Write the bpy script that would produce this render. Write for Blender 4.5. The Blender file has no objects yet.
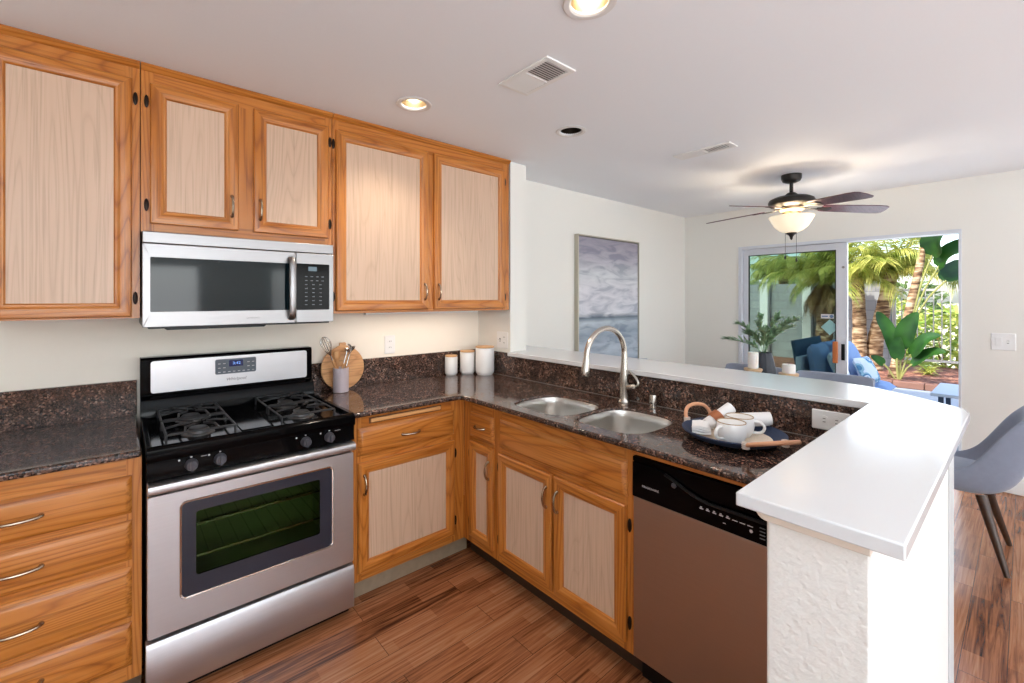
import bpy, bmesh, math, random
from mathutils import Vector, Matrix
from math import sin, cos, pi, radians
random.seed(7)
S = bpy.context.scene
COL = S.collection

# ------------------------------------------------------------------ camera, sky, sun, daylight, exposure
cam_d = bpy.data.cameras.new('camera'); cam = bpy.data.objects.new('camera', cam_d); COL.objects.link(cam)
cam.location = (-0.0634, -2.6709, 1.4515)
cam.rotation_euler = (pi/2, 0, -0.7012)
cam_d.sensor_fit = 'HORIZONTAL'; cam_d.sensor_width = 36.0
cam_d.lens = 445.83*36/1024
cam_d.shift_x = 0.01406; cam_d.shift_y = -0.04205
cam_d.clip_start = 0.02; cam_d.clip_end = 300
S.camera = cam
S.view_settings.view_transform = 'Standard'; S.view_settings.look = 'None'
S.view_settings.gamma = 1.0; S.view_settings.use_curve_mapping = False
S.view_settings.exposure = 0.27

W = bpy.data.worlds.new('sky'); S.world = W; W.use_nodes = True
wn = W.node_tree; wn.nodes.clear()
sky = wn.nodes.new('ShaderNodeTexSky'); sky.sky_type = 'NISHITA'; sky.sun_disc = False
sky.sun_elevation = radians(48); sky.sun_rotation = radians(-70); sky.dust_density = 2.5; sky.air_density = 1.0
bgn = wn.nodes.new('ShaderNodeBackground'); bgn.inputs['Strength'].default_value = 0.58
out = wn.nodes.new('ShaderNodeOutputWorld')
wn.links.new(sky.outputs[0], bgn.inputs[0]); wn.links.new(bgn.outputs[0], out.inputs[0])

def lamp(name, kind, loc, energy, color=(1, 1, 1), rot=(0, 0, 0), size=None, size_y=None, **kw):
    d = bpy.data.lights.new(name, kind); d.energy = energy; d.color = color
    if kind == 'AREA':
        d.shape = 'RECTANGLE'; d.size = size; d.size_y = size_y
    for k, v in kw.items(): setattr(d, k, v)
    o = bpy.data.objects.new(name, d); o.location = loc; o.rotation_euler = rot; COL.objects.link(o)
    return o
# sun from behind the house: it lights the garden, not the rooms
sun_dir = Vector((0.62, -0.24, -0.75)).normalized()
sun = lamp('sun', 'SUN', (0, 0, 9), 4.6, (1, .95, .86)); sun.rotation_euler = sun_dir.to_track_quat('-Z', 'Y').to_euler(); sun.data.angle = radians(.6)
# daylight through the two big windows of the wall behind the camera and the sliding door
lamp('daylight_kitchen', 'AREA', (0.1, -8.36, 1.5), 50, (0.96, 0.98, 1.0), (radians(90), 0, 0), 1.9, 1.1)
lamp('daylight_dining', 'AREA', (3.3, -8.36, 1.5), 26, (0.96, 0.98, 1.0), (radians(90), 0, 0), 1.9, 1.1)
lamp('daylight_door', 'AREA', (5.10, -1.97, 1.0), 8, (0.95, 0.98, 1.0), (radians(90), 0, radians(90)), 0.7, 1.9)
# fill lamps without fixtures, added behind the camera to brighten the ceiling
lamp('ceiling_fill_kitchen', 'AREA', (-.7, -4.8, .85), 104, (.80, .92, 1.0), (radians(180), 0, 0), 1.2, 1.2)
lamp('ceiling_fill_dining', 'AREA', (3.6, -5.4, 0.80), 56, (.86, .95, 1.0), (radians(180), 0, 0), 1.2, 1.2)
lamp('ceiling_fill_living', 'AREA', (1.4, -6.6, .85), 60, (.86, .95, 1.0), (radians(180), 0, 0), 1.2, 1.2)

# ------------------------------------------------------------------ materials
def lin(r, g=None, b=None):
    if g is None: g = b = r
    f = lambda c: (c/255/12.92) if c/255 <= .04045 else ((c/255+.055)/1.055)**2.4
    return (f(r), f(g), f(b), 1)
class NT:
    def __init__(s, name):
        s.m = bpy.data.materials.new(name); s.m.use_nodes = True; s.t = s.m.node_tree
        s.p = s.t.nodes['Principled BSDF']
    def n(s, typ, **kw):
        nd = s.t.nodes.new('ShaderNode'+typ)
        for k, v in kw.items():
            if k.startswith('i_'): nd.inputs[k[2:].replace('_', ' ')].default_value = v
            else: setattr(nd, k, v)
        return nd
    def l(s, a, b): s.t.links.new(a, b)
    def ramp(s, stops, interp='LINEAR'):
        r = s.n('ValToRGB'); e = r.color_ramp.elements; r.color_ramp.interpolation = interp
        while len(e) < len(stops): e.new(.5)
        for q, (p, c) in zip(e, stops): q.position = p; q.color = c
        return r
    def coords(s, scale, rnd=True, kind='Object'):
        tc = s.n('TexCoord'); mp = s.n('Mapping'); mp.inputs['Scale'].default_value = scale
        s.l(tc.outputs[kind], mp.inputs['Vector'])
        if rnd:
            oi = s.n('ObjectInfo'); ml = s.n('Math', operation='MULTIPLY'); ml.inputs[1].default_value = 17.0
            s.l(oi.outputs['Random'], ml.inputs[0])
            cb = s.n('CombineXYZ'); s.l(ml.outputs[0], cb.inputs[0]); s.l(ml.outputs[0], cb.inputs[1]); s.l(ml.outputs[0], cb.inputs[2])
            s.l(cb.outputs[0], mp.inputs['Location'])
        return mp.outputs['Vector']
    def mix(s, fac, a, b, mode='MIX'):
        m = s.n('Mix', data_type='RGBA', blend_type=mode)
        for sock, v in ((0, fac), (6, a), (7, b)):
            if hasattr(v, 'is_linked'): s.l(v, m.inputs[sock])
            else: m.inputs[sock].default_value = v
        return m.outputs[2]
    def bump(s, h, strength, dist=.002):
        b = s.n('Bump'); b.inputs['Strength'].default_value = strength; b.inputs['Distance'].default_value = dist
        s.l(h, b.inputs['Height']); s.l(b.outputs[0], s.p.inputs['Normal'])
    def set(s, **kw):
        for k, v in kw.items(): s.p.inputs[k.replace('_', ' ')].default_value = v
        return s.m
def plain(name, rgb, rough=.5, metal=0., spec=.5, noise=0.03, scale=14, **kw):
    t = NT(name); v = t.coords((scale,)*3)
    nz = t.n('TexNoise'); nz.inputs['Scale'].default_value = 1.0; nz.inputs['Detail'].default_value = 3; t.l(v, nz.inputs['Vector'])
    c = lin(*rgb); lo = tuple(x*(1-noise) for x in c[:3])+(1,); hi = tuple(min(1, x*(1+noise)) for x in c[:3])+(1,)
    t.l(t.mix(nz.outputs['Fac'], lo, hi), t.p.inputs['Base Color'])
    t.set(Roughness=rough, Metallic=metal, Specular_IOR_Level=spec)
    return t.set(**kw)
AX = {'x': 0, 'y': 1, 'z': 2}
def oak(name, axis, cols, rough=.32, grain=1.0, contrast=1.0):
    """cols: growth-line dark, body, light; long cathedral lines along the axis"""
    t = NT(name); sc = [5.0*grain]*3; sc[AX[axis]] = .42*grain
    v = t.coords(tuple(sc))
    n1 = t.n('TexNoise'); n1.inputs['Scale'].default_value = 1.0; n1.inputs['Detail'].default_value = 1.5; n1.inputs['Roughness'].default_value = .4; n1.inputs['Distortion'].default_value = .25; t.l(v, n1.inputs['Vector'])
    ml = t.n('Math', operation='MULTIPLY'); ml.inputs[1].default_value = 26; t.l(n1.outputs['Fac'], ml.inputs[0])
    fr = t.n('Math', operation='FRACT'); t.l(ml.outputs[0], fr.inputs[0])
    rg_ = t.ramp([(0, (.15, .15, .15, 1)), (.12, (.55, .55, .55, 1)), (.45, (.85, .85, .85, 1)), (.88, (.6, .6, .6, 1)), (1, (.15, .15, .15, 1))]); t.l(fr.outputs[0], rg_.inputs[0])
    sf = [120.0*grain]*3; sf[AX[axis]] = 2.6*grain
    v2 = t.coords(tuple(sf)); n2 = t.n('TexNoise'); n2.inputs['Scale'].default_value = 1.0; n2.inputs['Detail'].default_value = 2; t.l(v2, n2.inputs['Vector'])
    sl_ = [3.0]*3; sl_[AX[axis]] = .5; v3 = t.coords(tuple(sl_)); n3 = t.n('TexNoise'); n3.inputs['Scale'].default_value = 1.0; t.l(v3, n3.inputs['Vector'])
    rp = t.ramp([(0.0, lin(*cols[0])), (.55, lin(*cols[1])), (1.0, lin(*cols[2]))])
    k1 = t.n('Math', operation='MULTIPLY_ADD'); t.l(rg_.outputs[0], k1.inputs[0]); k1.inputs[1].default_value = .75*contrast; k1.inputs[2].default_value = .12+.42*(1-contrast)
    k2 = t.n('Math', operation='MULTIPLY_ADD'); t.l(n3.outputs['Fac'], k2.inputs[0]); k2.inputs[1].default_value = .5; t.l(k1.outputs[0], k2.inputs[2])
    k3 = t.n('Math', operation='SUBTRACT'); t.l(k2.outputs[0], k3.inputs[0]); k3.inputs[1].default_value = .25; t.l(k3.outputs[0], rp.inputs[0])
    r2 = t.ramp([(.34, (.50, .42, .34, 1)), (.50, (1, 1, 1, 1))]); t.l(n2.outputs['Fac'], r2.inputs[0])
    t.l(t.mix(.6*contrast, rp.outputs[0], r2.outputs[0], 'MULTIPLY'), t.p.inputs['Base Color'])
    t.bump(n2.outputs['Fac'], .06, .001)
    return t.set(Roughness=rough, Coat_Weight=.2, Coat_Roughness=.2)
HON = [(140, 74, 22), (190, 115, 44), (212, 143, 72)]
PAN = [(174, 140, 114), (212, 180, 154), (222, 193, 170)]
OAKZ = oak('honey_oak_upright', 'z', HON); OAKX = oak('honey_oak_along_wall', 'x', HON); OAKY = oak('honey_oak_along_peninsula', 'y', HON)
PANEL = oak('limed_oak_panel', 'z', PAN, .42, 1.15, .42)

def granite():
    t = NT('dark_brown_granite'); v = t.coords((1, 1, 1), False)
    def vor(scale, stops):
        vo = t.n('TexVoronoi'); vo.inputs['Scale'].default_value = scale; t.l(v, vo.inputs['Vector'])
        sp = t.n('SeparateColor'); t.l(vo.outputs['Color'], sp.inputs[0])
        r = t.ramp(stops, 'CONSTANT'); t.l(sp.outputs[0], r.inputs[0]); return r.outputs[0]
    a = vor(165, [(0, lin(34, 27, 26)), (.28, lin(68, 51, 45)), (.52, lin(100, 74, 63)), (.74, lin(142, 108, 94)), (.87, lin(82, 76, 75)), (.94, lin(160, 134, 120))])
    b = vor(290, [(0, lin(31, 25, 24)), (.38, lin(68, 53, 47)), (.72, lin(106, 82, 71)), (.9, lin(62, 57, 56))])
    nz = t.n('TexNoise'); nz.inputs['Scale'].default_value = 22; nz.inputs['Detail'].default_value = 4; t.l(v, nz.inputs['Vector'])
    r = t.ramp([(.42, (0, 0, 0, 1)), (.58, (1, 1, 1, 1))]); t.l(nz.outputs['Fac'], r.inputs[0])
    t.l(t.mix(r.outputs[0], a, b), t.p.inputs['Base Color'])
    return t.set(Roughness=.07, Specular_IOR_Level=.5)
GRANITE = granite()

def steel(name, rgb, rough, axis, metal=1.0):
    t = NT(name); sc = [240.0]*3; sc[AX[axis]] = 1.5
    v = t.coords(tuple(sc)); nz = t.n('TexNoise'); nz.inputs['Scale'].default_value = 1; nz.inputs['Detail'].default_value = 2; t.l(v, nz.inputs['Vector'])
    mr = t.n('MapRange'); mr.inputs['To Min'].default_value = rough*.85; mr.inputs['To Max'].default_value = rough*1.2; t.l(nz.outputs['Fac'], mr.inputs[0]); t.l(mr.outputs[0], t.p.inputs['Roughness'])
    c = lin(*rgb); t.l(t.mix(nz.outputs['Fac'], tuple(x*.94 for x in c[:3])+(1,), tuple(min(1, x*1.05) for x in c[:3])+(1,)), t.p.inputs['Base Color'])
    t.bump(nz.outputs['Fac'], .03, .0005)
    return t.set(Metallic=metal)
STEELX = steel('brushed_steel', (206, 207, 212), .40, 'x')
STEELY = steel('brushed_steel_dishwasher', (186, 174, 166), .32, 'y')
STEELZ = steel('satin_nickel', (196, 190, 182), .24, 'z')
SINKM = plain('sink_steel', (214, 212, 208), .30, 1, noise=.02)
CHROME = plain('polished_chrome', (215, 212, 208), .10, 1)
BRONZE = plain('dark_bronze', (38, 28, 22), .4, .7)
NICKEL = plain('antique_nickel', (176, 160, 140), .25, 1, noise=.25, scale=60)
BLACKG = plain('black_enamel', (5, 5, 7), .10, spec=.10)
BLACKM = plain('black_plastic', (12, 12, 14), .32, spec=.25)
IRON = plain('cast_iron', (40, 40, 43), .55)
KNOBM = plain('graphite_knob', (72, 72, 80), .35)
GLASSB = plain('oven_glass', (50, 50, 60), .08, spec=.3)
WINB = plain('oven_window_glass', (26, 36, 28), .04)
MWGLASS = plain('microwave_glass', (14, 26, 31), .06, spec=.28)
STEELM = steel('brushed_steel_microwave', (158, 157, 158), .34, 'x')
def display(name, rgb, e):
    t = NT(name); t.set(Base_Color=lin(8, 10, 18), Emission_Color=lin(*rgb), Emission_Strength=e, Roughness=.2); return t.m
LCD = display('lit_display', (40, 70, 190), .10)
DIGIT = display('lit_digits', (120, 170, 255), 1.2)
PADGREY = plain('control_pad_grey', (92, 100, 110), .35)
WHITEPL = plain('white_plastic', (238, 238, 238), .35)
PRINTG = plain('grey_print', (120, 120, 124), .5)
PRINTW = plain('white_print', (205, 205, 208), .5)
SLOTD = plain('dark_slot', (60, 60, 62), .6)

def paint(name, rgb, bump, scale, rough=.75):
    t = NT(name); v = t.coords((1, 1, 1), False)
    nz = t.n('TexNoise'); nz.inputs['Scale'].default_value = scale; nz.inputs['Detail'].default_value = 4; t.l(v, nz.inputs['Vector'])
    c = lin(*rgb); t.l(t.mix(nz.outputs['Fac'], tuple(x*.985 for x in c[:3])+(1,), c), t.p.inputs['Base Color'])
    t.bump(nz.outputs['Fac'], bump, .004)
    return t.set(Roughness=rough)
KWALL = paint('kitchen_wall_brightened', (246, 239, 227), .08, 60)  # lighter than the other walls: extra brightness put into the colour
WALLM = paint('warm_white_wall', (236, 234, 228), .08, 60)
CEILM = paint('white_ceiling', (243, 245, 249), .10, 90)
STUCCO = paint('textured_white_wall', (238, 237, 234), .8, 70)
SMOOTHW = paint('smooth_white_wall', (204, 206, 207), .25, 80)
TRIMW = paint('white_trim', (240, 239, 237), .02, 60, .4)
BARW = plain('white_laminate', (222, 223, 226), .16, noise=.008)

def floor_mat():
    t = NT('laminate_planks'); tc = t.n('TexCoord'); v = tc.outputs['Object']
    br = t.n('TexBrick'); br.offset = .37; br.inputs['Scale'].default_value = 1.0; br.inputs['Brick Width'].default_value = 1.22; br.inputs['Row Height'].default_value = .125
    br.inputs['Mortar Size'].default_value = .0012; br.inputs['Color1'].default_value = (0, 0, 0, 1); br.inputs['Color2'].default_value = (1, 1, 1, 1); br.inputs['Mortar'].default_value = (.5, .5, .5, 1)
    br.inputs['Bias'].default_value = 0; t.l(v, br.inputs['Vector'])
    # finer strips inside each plank
    br2 = t.n('TexBrick'); br2.offset = .43; br2.inputs['Scale'].default_value = 1.0; br2.inputs['Brick Width'].default_value = .52; br2.inputs['Row Height'].default_value = .0625
    br2.inputs['Mortar Size'].default_value = 0; br2.inputs['Color1'].default_value = (0, 0, 0, 1); br2.inputs['Color2'].default_value = (1, 1, 1, 1); t.l(v, br2.inputs['Vector'])
    ad = t.n('VectorMath', operation='MULTIPLY_ADD'); t.l(br.outputs['Color'], ad.inputs[0]); ad.inputs[1].default_value = (3.7, 5.1, 2.3); t.l(v, ad.inputs[2])
    mp = t.n('Mapping'); mp.inputs['Scale'].default_value = (1.0, 26, 1); t.l(ad.outputs[0], mp.inputs[0])
    n1 = t.n('TexNoise'); n1.inputs['Scale'].default_value = 1.9; n1.inputs['Detail'].default_value = 7; n1.inputs['Distortion'].default_value = 1.6; n1.inputs['Roughness'].default_value = .6; t.l(mp.outputs[0], n1.inputs['Vector'])
    rp = t.ramp([(.26, lin(70, 36, 20)), (.38, lin(124, 74, 46)), (.54, lin(162, 104, 68)), (.76, lin(184, 132, 96))])
    s1 = t.n('Math', operation='MULTIPLY_ADD'); t.l(br2.outputs['Color'], s1.inputs[0]); s1.inputs[1].default_value = .17; t.l(n1.outputs['Fac'], s1.inputs[2])
    s2 = t.n('Math', operation='MULTIPLY_ADD'); t.l(br.outputs['Color'], s2.inputs[0]); s2.inputs[1].default_value = .10; t.l(s1.outputs[0], s2.inputs[2])
    s3 = t.n('Math', operation='SUBTRACT'); s3.inputs[1].default_value = .135; t.l(s2.outputs[0], s3.inputs[0])
    t.l(s3.outputs[0], rp.inputs[0])
    t.l(t.mix(br.outputs['Fac'], rp.outputs[0], lin(70, 40, 26)), t.p.inputs['Base Color'])
    t.bump(n1.outputs['Fac'], .05, .001)
    return t.set(Roughness=.26)
FLOORM = floor_mat()
def thin_glass(name, tint, refl=.12):
    t = NT(name); t.t.nodes.remove(t.p)
    tr = t.n('BsdfTransparent'); tr.inputs[0].default_value = tint; gl = t.n('BsdfGlossy'); gl.inputs['Roughness'].default_value = .02
    lw = t.n('LayerWeight'); lw.inputs[0].default_value = refl
    mx = t.n('MixShader'); t.l(lw.outputs['Fresnel'], mx.inputs[0]); t.l(tr.outputs[0], mx.inputs[1]); t.l(gl.outputs[0], mx.inputs[2])
    t.l(mx.outputs[0], t.t.nodes['Material Output'].inputs[0]); return t.m
GLASS = thin_glass('tinted_door_glass', (.44, .52, .49, 1), .22)
PANEW = thin_glass('window_glass', (.95, .97, .97, 1), .1)
ALU = plain('white_aluminium', (214, 218, 226), .35)

def leafmat(name, a, b, scale=8, tr=.25):
    t = NT(name); v = t.coords((scale,)*3); nz = t.n('TexNoise'); nz.inputs['Scale'].default_value = 1; t.l(v, nz.inputs['Vector'])
    r = t.ramp([(.35, lin(*a)), (.65, lin(*b))]); t.l(nz.outputs['Fac'], r.inputs[0]); t.l(r.outputs[0], t.p.inputs['Base Color'])
    t.set(Roughness=.45)
    ts = t.n('BsdfTranslucent'); t.l(r.outputs[0], ts.inputs[0]); mx = t.n('MixShader'); mx.inputs[0].default_value = tr
    t.l(t.p.outputs[0], mx.inputs[1]); t.l(ts.outputs[0], mx.inputs[2]); t.l(mx.outputs[0], t.t.nodes['Material Output'].inputs[0])
    return t.m

# ------------------------------------------------------------------ mesh helpers
class MB:
    """collects shapes (world coordinates) into one mesh"""
    def __init__(s): s.b = bmesh.new()
    def face(s, vs, mi=0):
        try: f = s.b.faces.new(vs); f.material_index = mi; return f
        except ValueError: return None
    def box(s, x0, x1, y0, y1, z0, z1, mi=0):
        x0, x1 = sorted((x0, x1)); y0, y1 = sorted((y0, y1)); z0, z1 = sorted((z0, z1))
        v = [s.b.verts.new(p) for p in ((x0, y0, z0), (x1, y0, z0), (x1, y1, z0), (x0, y1, z0), (x0, y0, z1), (x1, y0, z1), (x1, y1, z1), (x0, y1, z1))]
        for q in ((0, 3, 2, 1), (4, 5, 6, 7), (0, 1, 5, 4), (1, 2, 6, 5), (2, 3, 7, 6), (3, 0, 4, 7)): s.face([v[i] for i in q], mi)
        return s
    def loops(s, rings, close=True, cap0=True, cap1=True, mi=0):
        R = [[s.b.verts.new(p) for p in r] for r in rings]; n = len(R[0])
        for a, b in zip(R, R[1:]):
            for i in range(n if close else n-1):
                j = (i+1) % n; s.face([a[i], a[j], b[j], b[i]], mi)
        if cap0 and close: s.face(R[0][::-1], mi)
        if cap1 and close: s.face(R[-1], mi)
        return s
    def lathe(s, prof, c, n=24, axis='z', mi=0, cap=True):
        rings = []
        for r, h in prof:
            ring = []
            for i in range(n):
                a = 2*pi*i/n; u, w = r*cos(a), r*sin(a)
                ring.append({'z': (c[0]+u, c[1]+w, c[2]+h), 'x': (c[0]+h, c[1]+u, c[2]+w), 'y': (c[0]+w, c[1]+h, c[2]+u)}[axis])
            rings.append(ring)
        return s.loops(rings, True, cap and prof[0][0] > 0, cap and prof[-1][0] > 0, mi)
    def tube(s, pts, r, n=10, mi=0, flat=1.0, up=None):
        pts = [Vector(p) for p in pts]; rs = r if isinstance(r, (list, tuple)) else [r]*len(pts)
        t0 = (pts[1]-pts[0]).normalized(); ref = Vector(up) if up else (Vector((0, 0, 1)) if abs(t0.z) < .9 else Vector((1, 0, 0)))
        rings = []; nv = (ref - t0*ref.dot(t0)).normalized()
        for i, p in enumerate(pts):
            t = (pts[min(i+1, len(pts)-1)]-pts[max(i-1, 0)]).normalized()
            nv = nv - t*nv.dot(t); nv.normalize(); bv = t.cross(nv)
            rings.append([tuple(p+nv*(rs[i]*flat*cos(2*pi*k/n))+bv*(rs[i]*sin(2*pi*k/n))) for k in range(n)])
        return s.loops(rings, True, True, True, mi)
    def prism(s, outline, axis, a, b, mi=0):
        f = {'x': lambda u, w, d: (d, u, w), 'y': lambda u, w, d: (u, d, w), 'z': lambda u, w, d: (u, w, d)}[axis]
        return s.loops([[f(u, w, a) for u, w in outline], [f(u, w, b) for u, w in outline]], mi=mi)
    def sphere(s, c, r, n=12, sc=(1, 1, 1), mi=0):
        m = n//2; rings = []
        for k in range(1, m):
            th = pi*k/m; rings.append([(c[0]+sc[0]*r*sin(th)*cos(2*pi*i/n), c[1]+sc[1]*r*sin(th)*sin(2*pi*i/n), c[2]-sc[2]*r*cos(th)) for i in range(n)])
        return s.loops(rings, mi=mi)
def smooth_path(pts, k=4):
    P = [Vector(p) for p in pts]; out_ = []
    for i in range(len(P)-1):
        p0, p1, p2, p3 = P[max(i-1, 0)], P[i], P[i+1], P[min(i+2, len(P)-1)]
        for j in range(k):
            t = j/k; out_.append(.5*((2*p1)+(p2-p0)*t+(2*p0-5*p1+4*p2-p3)*t*t+(3*p1-p0-3*p2+p3)*t**3))
    out_.append(P[-1]); return out_
def wloc(o):
    v = Vector((0, 0, 0))
    while o: v += o.location; o = o.parent
    return v
def mk(name, mb, mats, parent=None, loc=None, bev=0, seg=2, ang=35, fixn=True):
    """links what mb collected as ONE mesh object"""
    b = mb.b
    if fixn: bmesh.ops.recalc_face_normals(b, faces=b.faces[:])
    org = wloc(parent) if parent else (Vector(loc) if loc else Vector((0, 0, 0)))
    bmesh.ops.translate(b, verts=b.verts[:], vec=-org)
    me = bpy.data.meshes.new(name); b.to_mesh(me); b.free()
    for p in me.polygons: p.use_smooth = True
    me.set_sharp_from_angle(angle=radians(ang))
    for m in (mats if isinstance(mats, (list, tuple)) else [mats]): me.materials.append(m)
    o = bpy.data.objects.new(name, me); COL.objects.link(o)
    if parent: o.parent = parent
    else: o.location = org
    if bev:
        md = o.modifiers.new('edge', 'BEVEL'); md.width = bev; md.segments = seg; md.limit_method = 'ANGLE'; md.angle_limit = radians(40)
    return o
def thing(name, label, cat, loc=(0, 0, 0), group=None):
    o = bpy.data.objects.new(name, None); o.location = loc; o.empty_display_size = .05; COL.objects.link(o)
    return tag(o, label, cat, group)
def tag(o, label, cat, group=None):
    o['label'] = label; o['category'] = cat
    if group: o['group'] = group
    return o
def struct(name, mb, mats, bev=0, **kw):
    o = mk(name, mb, mats, None, kw.pop('loc', None), bev, **kw); o['kind'] = 'structure'; return o
def text(name, body, parent, mat, origin, u, v, h, depth=.0006, width=None, shear=0):
    """lettering lying on the plane spanned by u (reading direction) and v (up)"""
    c = bpy.data.curves.new(name, 'FONT'); c.body = body; c.size = 1; c.extrude = depth/h/2; c.shear = shear; c.align_x = 'CENTER'; c.align_y = 'CENTER'
    tmp = bpy.data.objects.new(name, c); COL.objects.link(tmp); bpy.context.view_layer.update()
    me = bpy.data.meshes.new_from_object(tmp.evaluated_get(bpy.context.evaluated_depsgraph_get()))
    bpy.data.objects.remove(tmp); 
    xs = [q.co.x for q in me.vertices]; sx = h if width is None else width/(max(xs)-min(xs))
    u, v = Vector(u), Vector(v); w = u.cross(v); og = Vector(origin)-wloc(parent)
    for q in me.vertices: q.co = og+u*(q.co.x*sx)+v*(q.co.y*h)+w*(q.co.z*h)
    me.materials.clear(); me.materials.append(mat)
    o = bpy.data.objects.new(name, me); COL.objects.link(o); o.parent = parent; return o

# planes the joinery sits on: (u, z, t) -> world.  'B' = range wall side, 'P' = peninsula side
class Plane:
    def __init__(s, kind, off): s.k, s.off = kind, off
    def __call__(s, u, z, t): return (u, s.off-t, z) if s.k == 'B' else (s.off-t, -u, z)
    @property
    def u(s): return Vector((1, 0, 0)) if s.k == 'B' else Vector((0, -1, 0))
    @property
    def hz(s): return OAKX if s.k == 'B' else OAKY
def pbox(mb, pl, u0, u1, z0, z1, t0, t1, mi=0):
    a, b = pl(u0, z0, t0), pl(u1, z1, t1); mb.box(a[0], b[0], a[1], b[1], a[2], b[2], mi)
def profile_frame(mb, pl, u0, u1, z0, z1, prof, fill=False):
    """mitred moulding swept round a rectangle; prof = (inset, height) pairs; slot 0 upright grain, slot 1 level grain"""
    rings = []
    for d, t in prof:
        rings.append([mb.b.verts.new(pl(*q, t)) for q in ((u0+d, z0+d), (u1-d, z0+d), (u1-d, z1-d), (u0+d, z1-d))])
    for a, b in zip(rings, rings[1:]):
        for i in range(4): mb.face([a[i], a[(i+1) % 4], b[(i+1) % 4], b[i]], 1 if i in (0, 2) else 0)
    mb.face(rings[0][::-1], 0)
    if fill: mb.face(rings[-1], 1)
DOORP = [(0, 0), (0, .013), (.004, .018), (.011, .0195), (.034, .0195), (.038, .017), (.045, .0135), (.050, .0135), (.055, .0085), (.0555, .003)]
DRAWP = [(0, 0), (0, .004), (.017, .0185), (.020, .0195)]
def bow_handle(pl, u, z, t, vert, L=.095, parent=None):
    mb = MB(); n = 12; pts = []; rr = []
    for i in range(n+1):
        s_ = i/n*2-1; d = .004+.021*(1-s_**2)**.6 if abs(s_) < 1 else .002
        a = s_*L/2; pts.append(pl(u, z+a, t+d) if vert else pl(u+a, z, t+d)); rr.append(.0042+.0028*abs(s_)**3 + .0012*(1-abs(s_)))
    mb.tube(pts, rr, 8)
    for s_ in (-1, 1):
        a = s_*L/2*.97; p = pl(u, z+a, t) if vert else pl(u+a, z, t); mb.lathe([(.008, 0), (.0075, -.003), (.005, -.006)], p, 10, 'y' if pl.k == 'B' else 'x')
    return mk('handle', mb, NICKEL, parent)
def hinge(pl, u, z, t, parent):
    mb = MB(); out_ = [(u+.008*cos(a)*1.0, z+.026*sin(a) if abs(sin(a)) < .99 else z+.026*sin(a)) for a in [2*pi*i/14 for i in range(14)]]
    mb.loops([[pl(a, b, t) for a, b in out_], [pl(a, b, t+.004) for a, b in out_], [pl(u+(a-u)*.6, z+(b-z)*.8, t+.006) for a, b in out_]])
    return mk('hinge', mb, BRONZE, parent)
def cab_door(cab, pl, u0, u1, z0, z1, hside, hend, hinges, hz=.105):
    """hside: 'l'/'r' stile that carries the handle; hend: 't'/'b'; hinges: side of the hinge leaves"""
    fr = MB(); profile_frame(fr, pl, u0, u1, z0, z1, DOORP)
    d = mk('door', fr, [OAKZ, pl.hz], cab)
    p = MB(); pbox(p, pl, u0+.054, u1-.054, z0+.054, z1-.054, .001, .0078); q = mk('panel', p, PANEL, d); q['label'] = 'pale limed oak door panel'
    if hside:
        hu = u0+.027 if hside == 'l' else u1-.027; hzz = z1-hz if hend == 't' else z0+hz
        bow_handle(pl, hu, hzz, .0195, True, .092, d)
    if hinges:
        hu = u0-.011 if hinges == 'l' else u1+.011
        for zz in (z0+.075, z1-.075): hinge(pl, hu, zz, .0005, d)
    return d
def cab_drawer(cab, pl, u0, u1, z0, z1, handle=True, name='drawer', L=.1):
    m = MB(); profile_frame(m, pl, u0, u1, z0, z1, DRAWP, True); d = mk(name, m, [pl.hz, pl.hz], cab)
    if handle: bow_handle(pl, (u0+u1)/2, (z0+z1)/2, .0195, False, L, d)
    return d
def face_frame(cab, pl, u0, u1, z0, z1, stiles, rails, th=.02):
    """stiles: (u0,u1,z0,z1); rails: (u0,u1,z0,z1)"""
    m = MB()
    for a, b, c, d in stiles: pbox(m, pl, a, b, c, d, -th, 0, 0)
    for a, b, c, d in rails: pbox(m, pl, a, b, c, d, -th, 0, 1)
    return mk('face_frame', m, [OAKZ, pl.hz], cab)
def carcass(cab, pl, u0, u1, z0, z1, depth, top=True, name='carcass', mats=None):
    m = MB(); th = .018; t0 = -.0205
    pbox(m, pl, u0, u0+th, z0, z1, t0, -depth); pbox(m, pl, u1-th, u1, z0, z1, t0, -depth)
    pbox(m, pl, u0+th, u1-th, z0, z0+th, t0, -depth); pbox(m, pl, u0+th, u1-th, z0+th, z1, -depth+.006, -depth)
    if top: pbox(m, pl, u0+th, u1-th, z1-th, z1, t0, -depth+.006)
    return mk(name, m, mats or OAKZ, cab)

# ------------------------------------------------------------------ the setting
CZ = 2.40            # ceiling height
XL, XD, YF = -1.6, 5.0, -8.5     # left wall, sliding-door wall, wall behind the camera
YD = -.09            # painted wall of the dining area
XH = 2.15            # dining face of the half wall
struct('floor', MB().box(XL-.1, XD+.14, YF-.1, .1, -.1, 0), FLOORM)
struct('ceiling', MB().box(XL-.1, XD+.5, YF-.1, .1, CZ, CZ+.14), CEILM)
struct('wall_shade_block', MB().box(XL-.1, XD+.14, -8.6, 3, CZ+.141, 5.6), WALLM)  # unseen block added above the rooms so the patio lies in shade
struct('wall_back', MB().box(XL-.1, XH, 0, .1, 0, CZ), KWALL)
struct('wall_dining', MB().box(XH, XD+.1, YD, .1, 0, CZ), WALLM)
struct('wall_left', MB().box(XL-.1, XL, YF, 0, 0, CZ), WALLM)
DY0, DY1, DZ = -2.345, -.685, 2.0      # sliding door opening
m = MB(); m.box(XD, XD+.12, DY1, YD, 0, CZ).box(XD, XD+.12, YF, DY0, 0, CZ).box(XD, XD+.12, DY0, DY1, DZ, CZ); struct('wall_right', m, WALLM)
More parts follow.
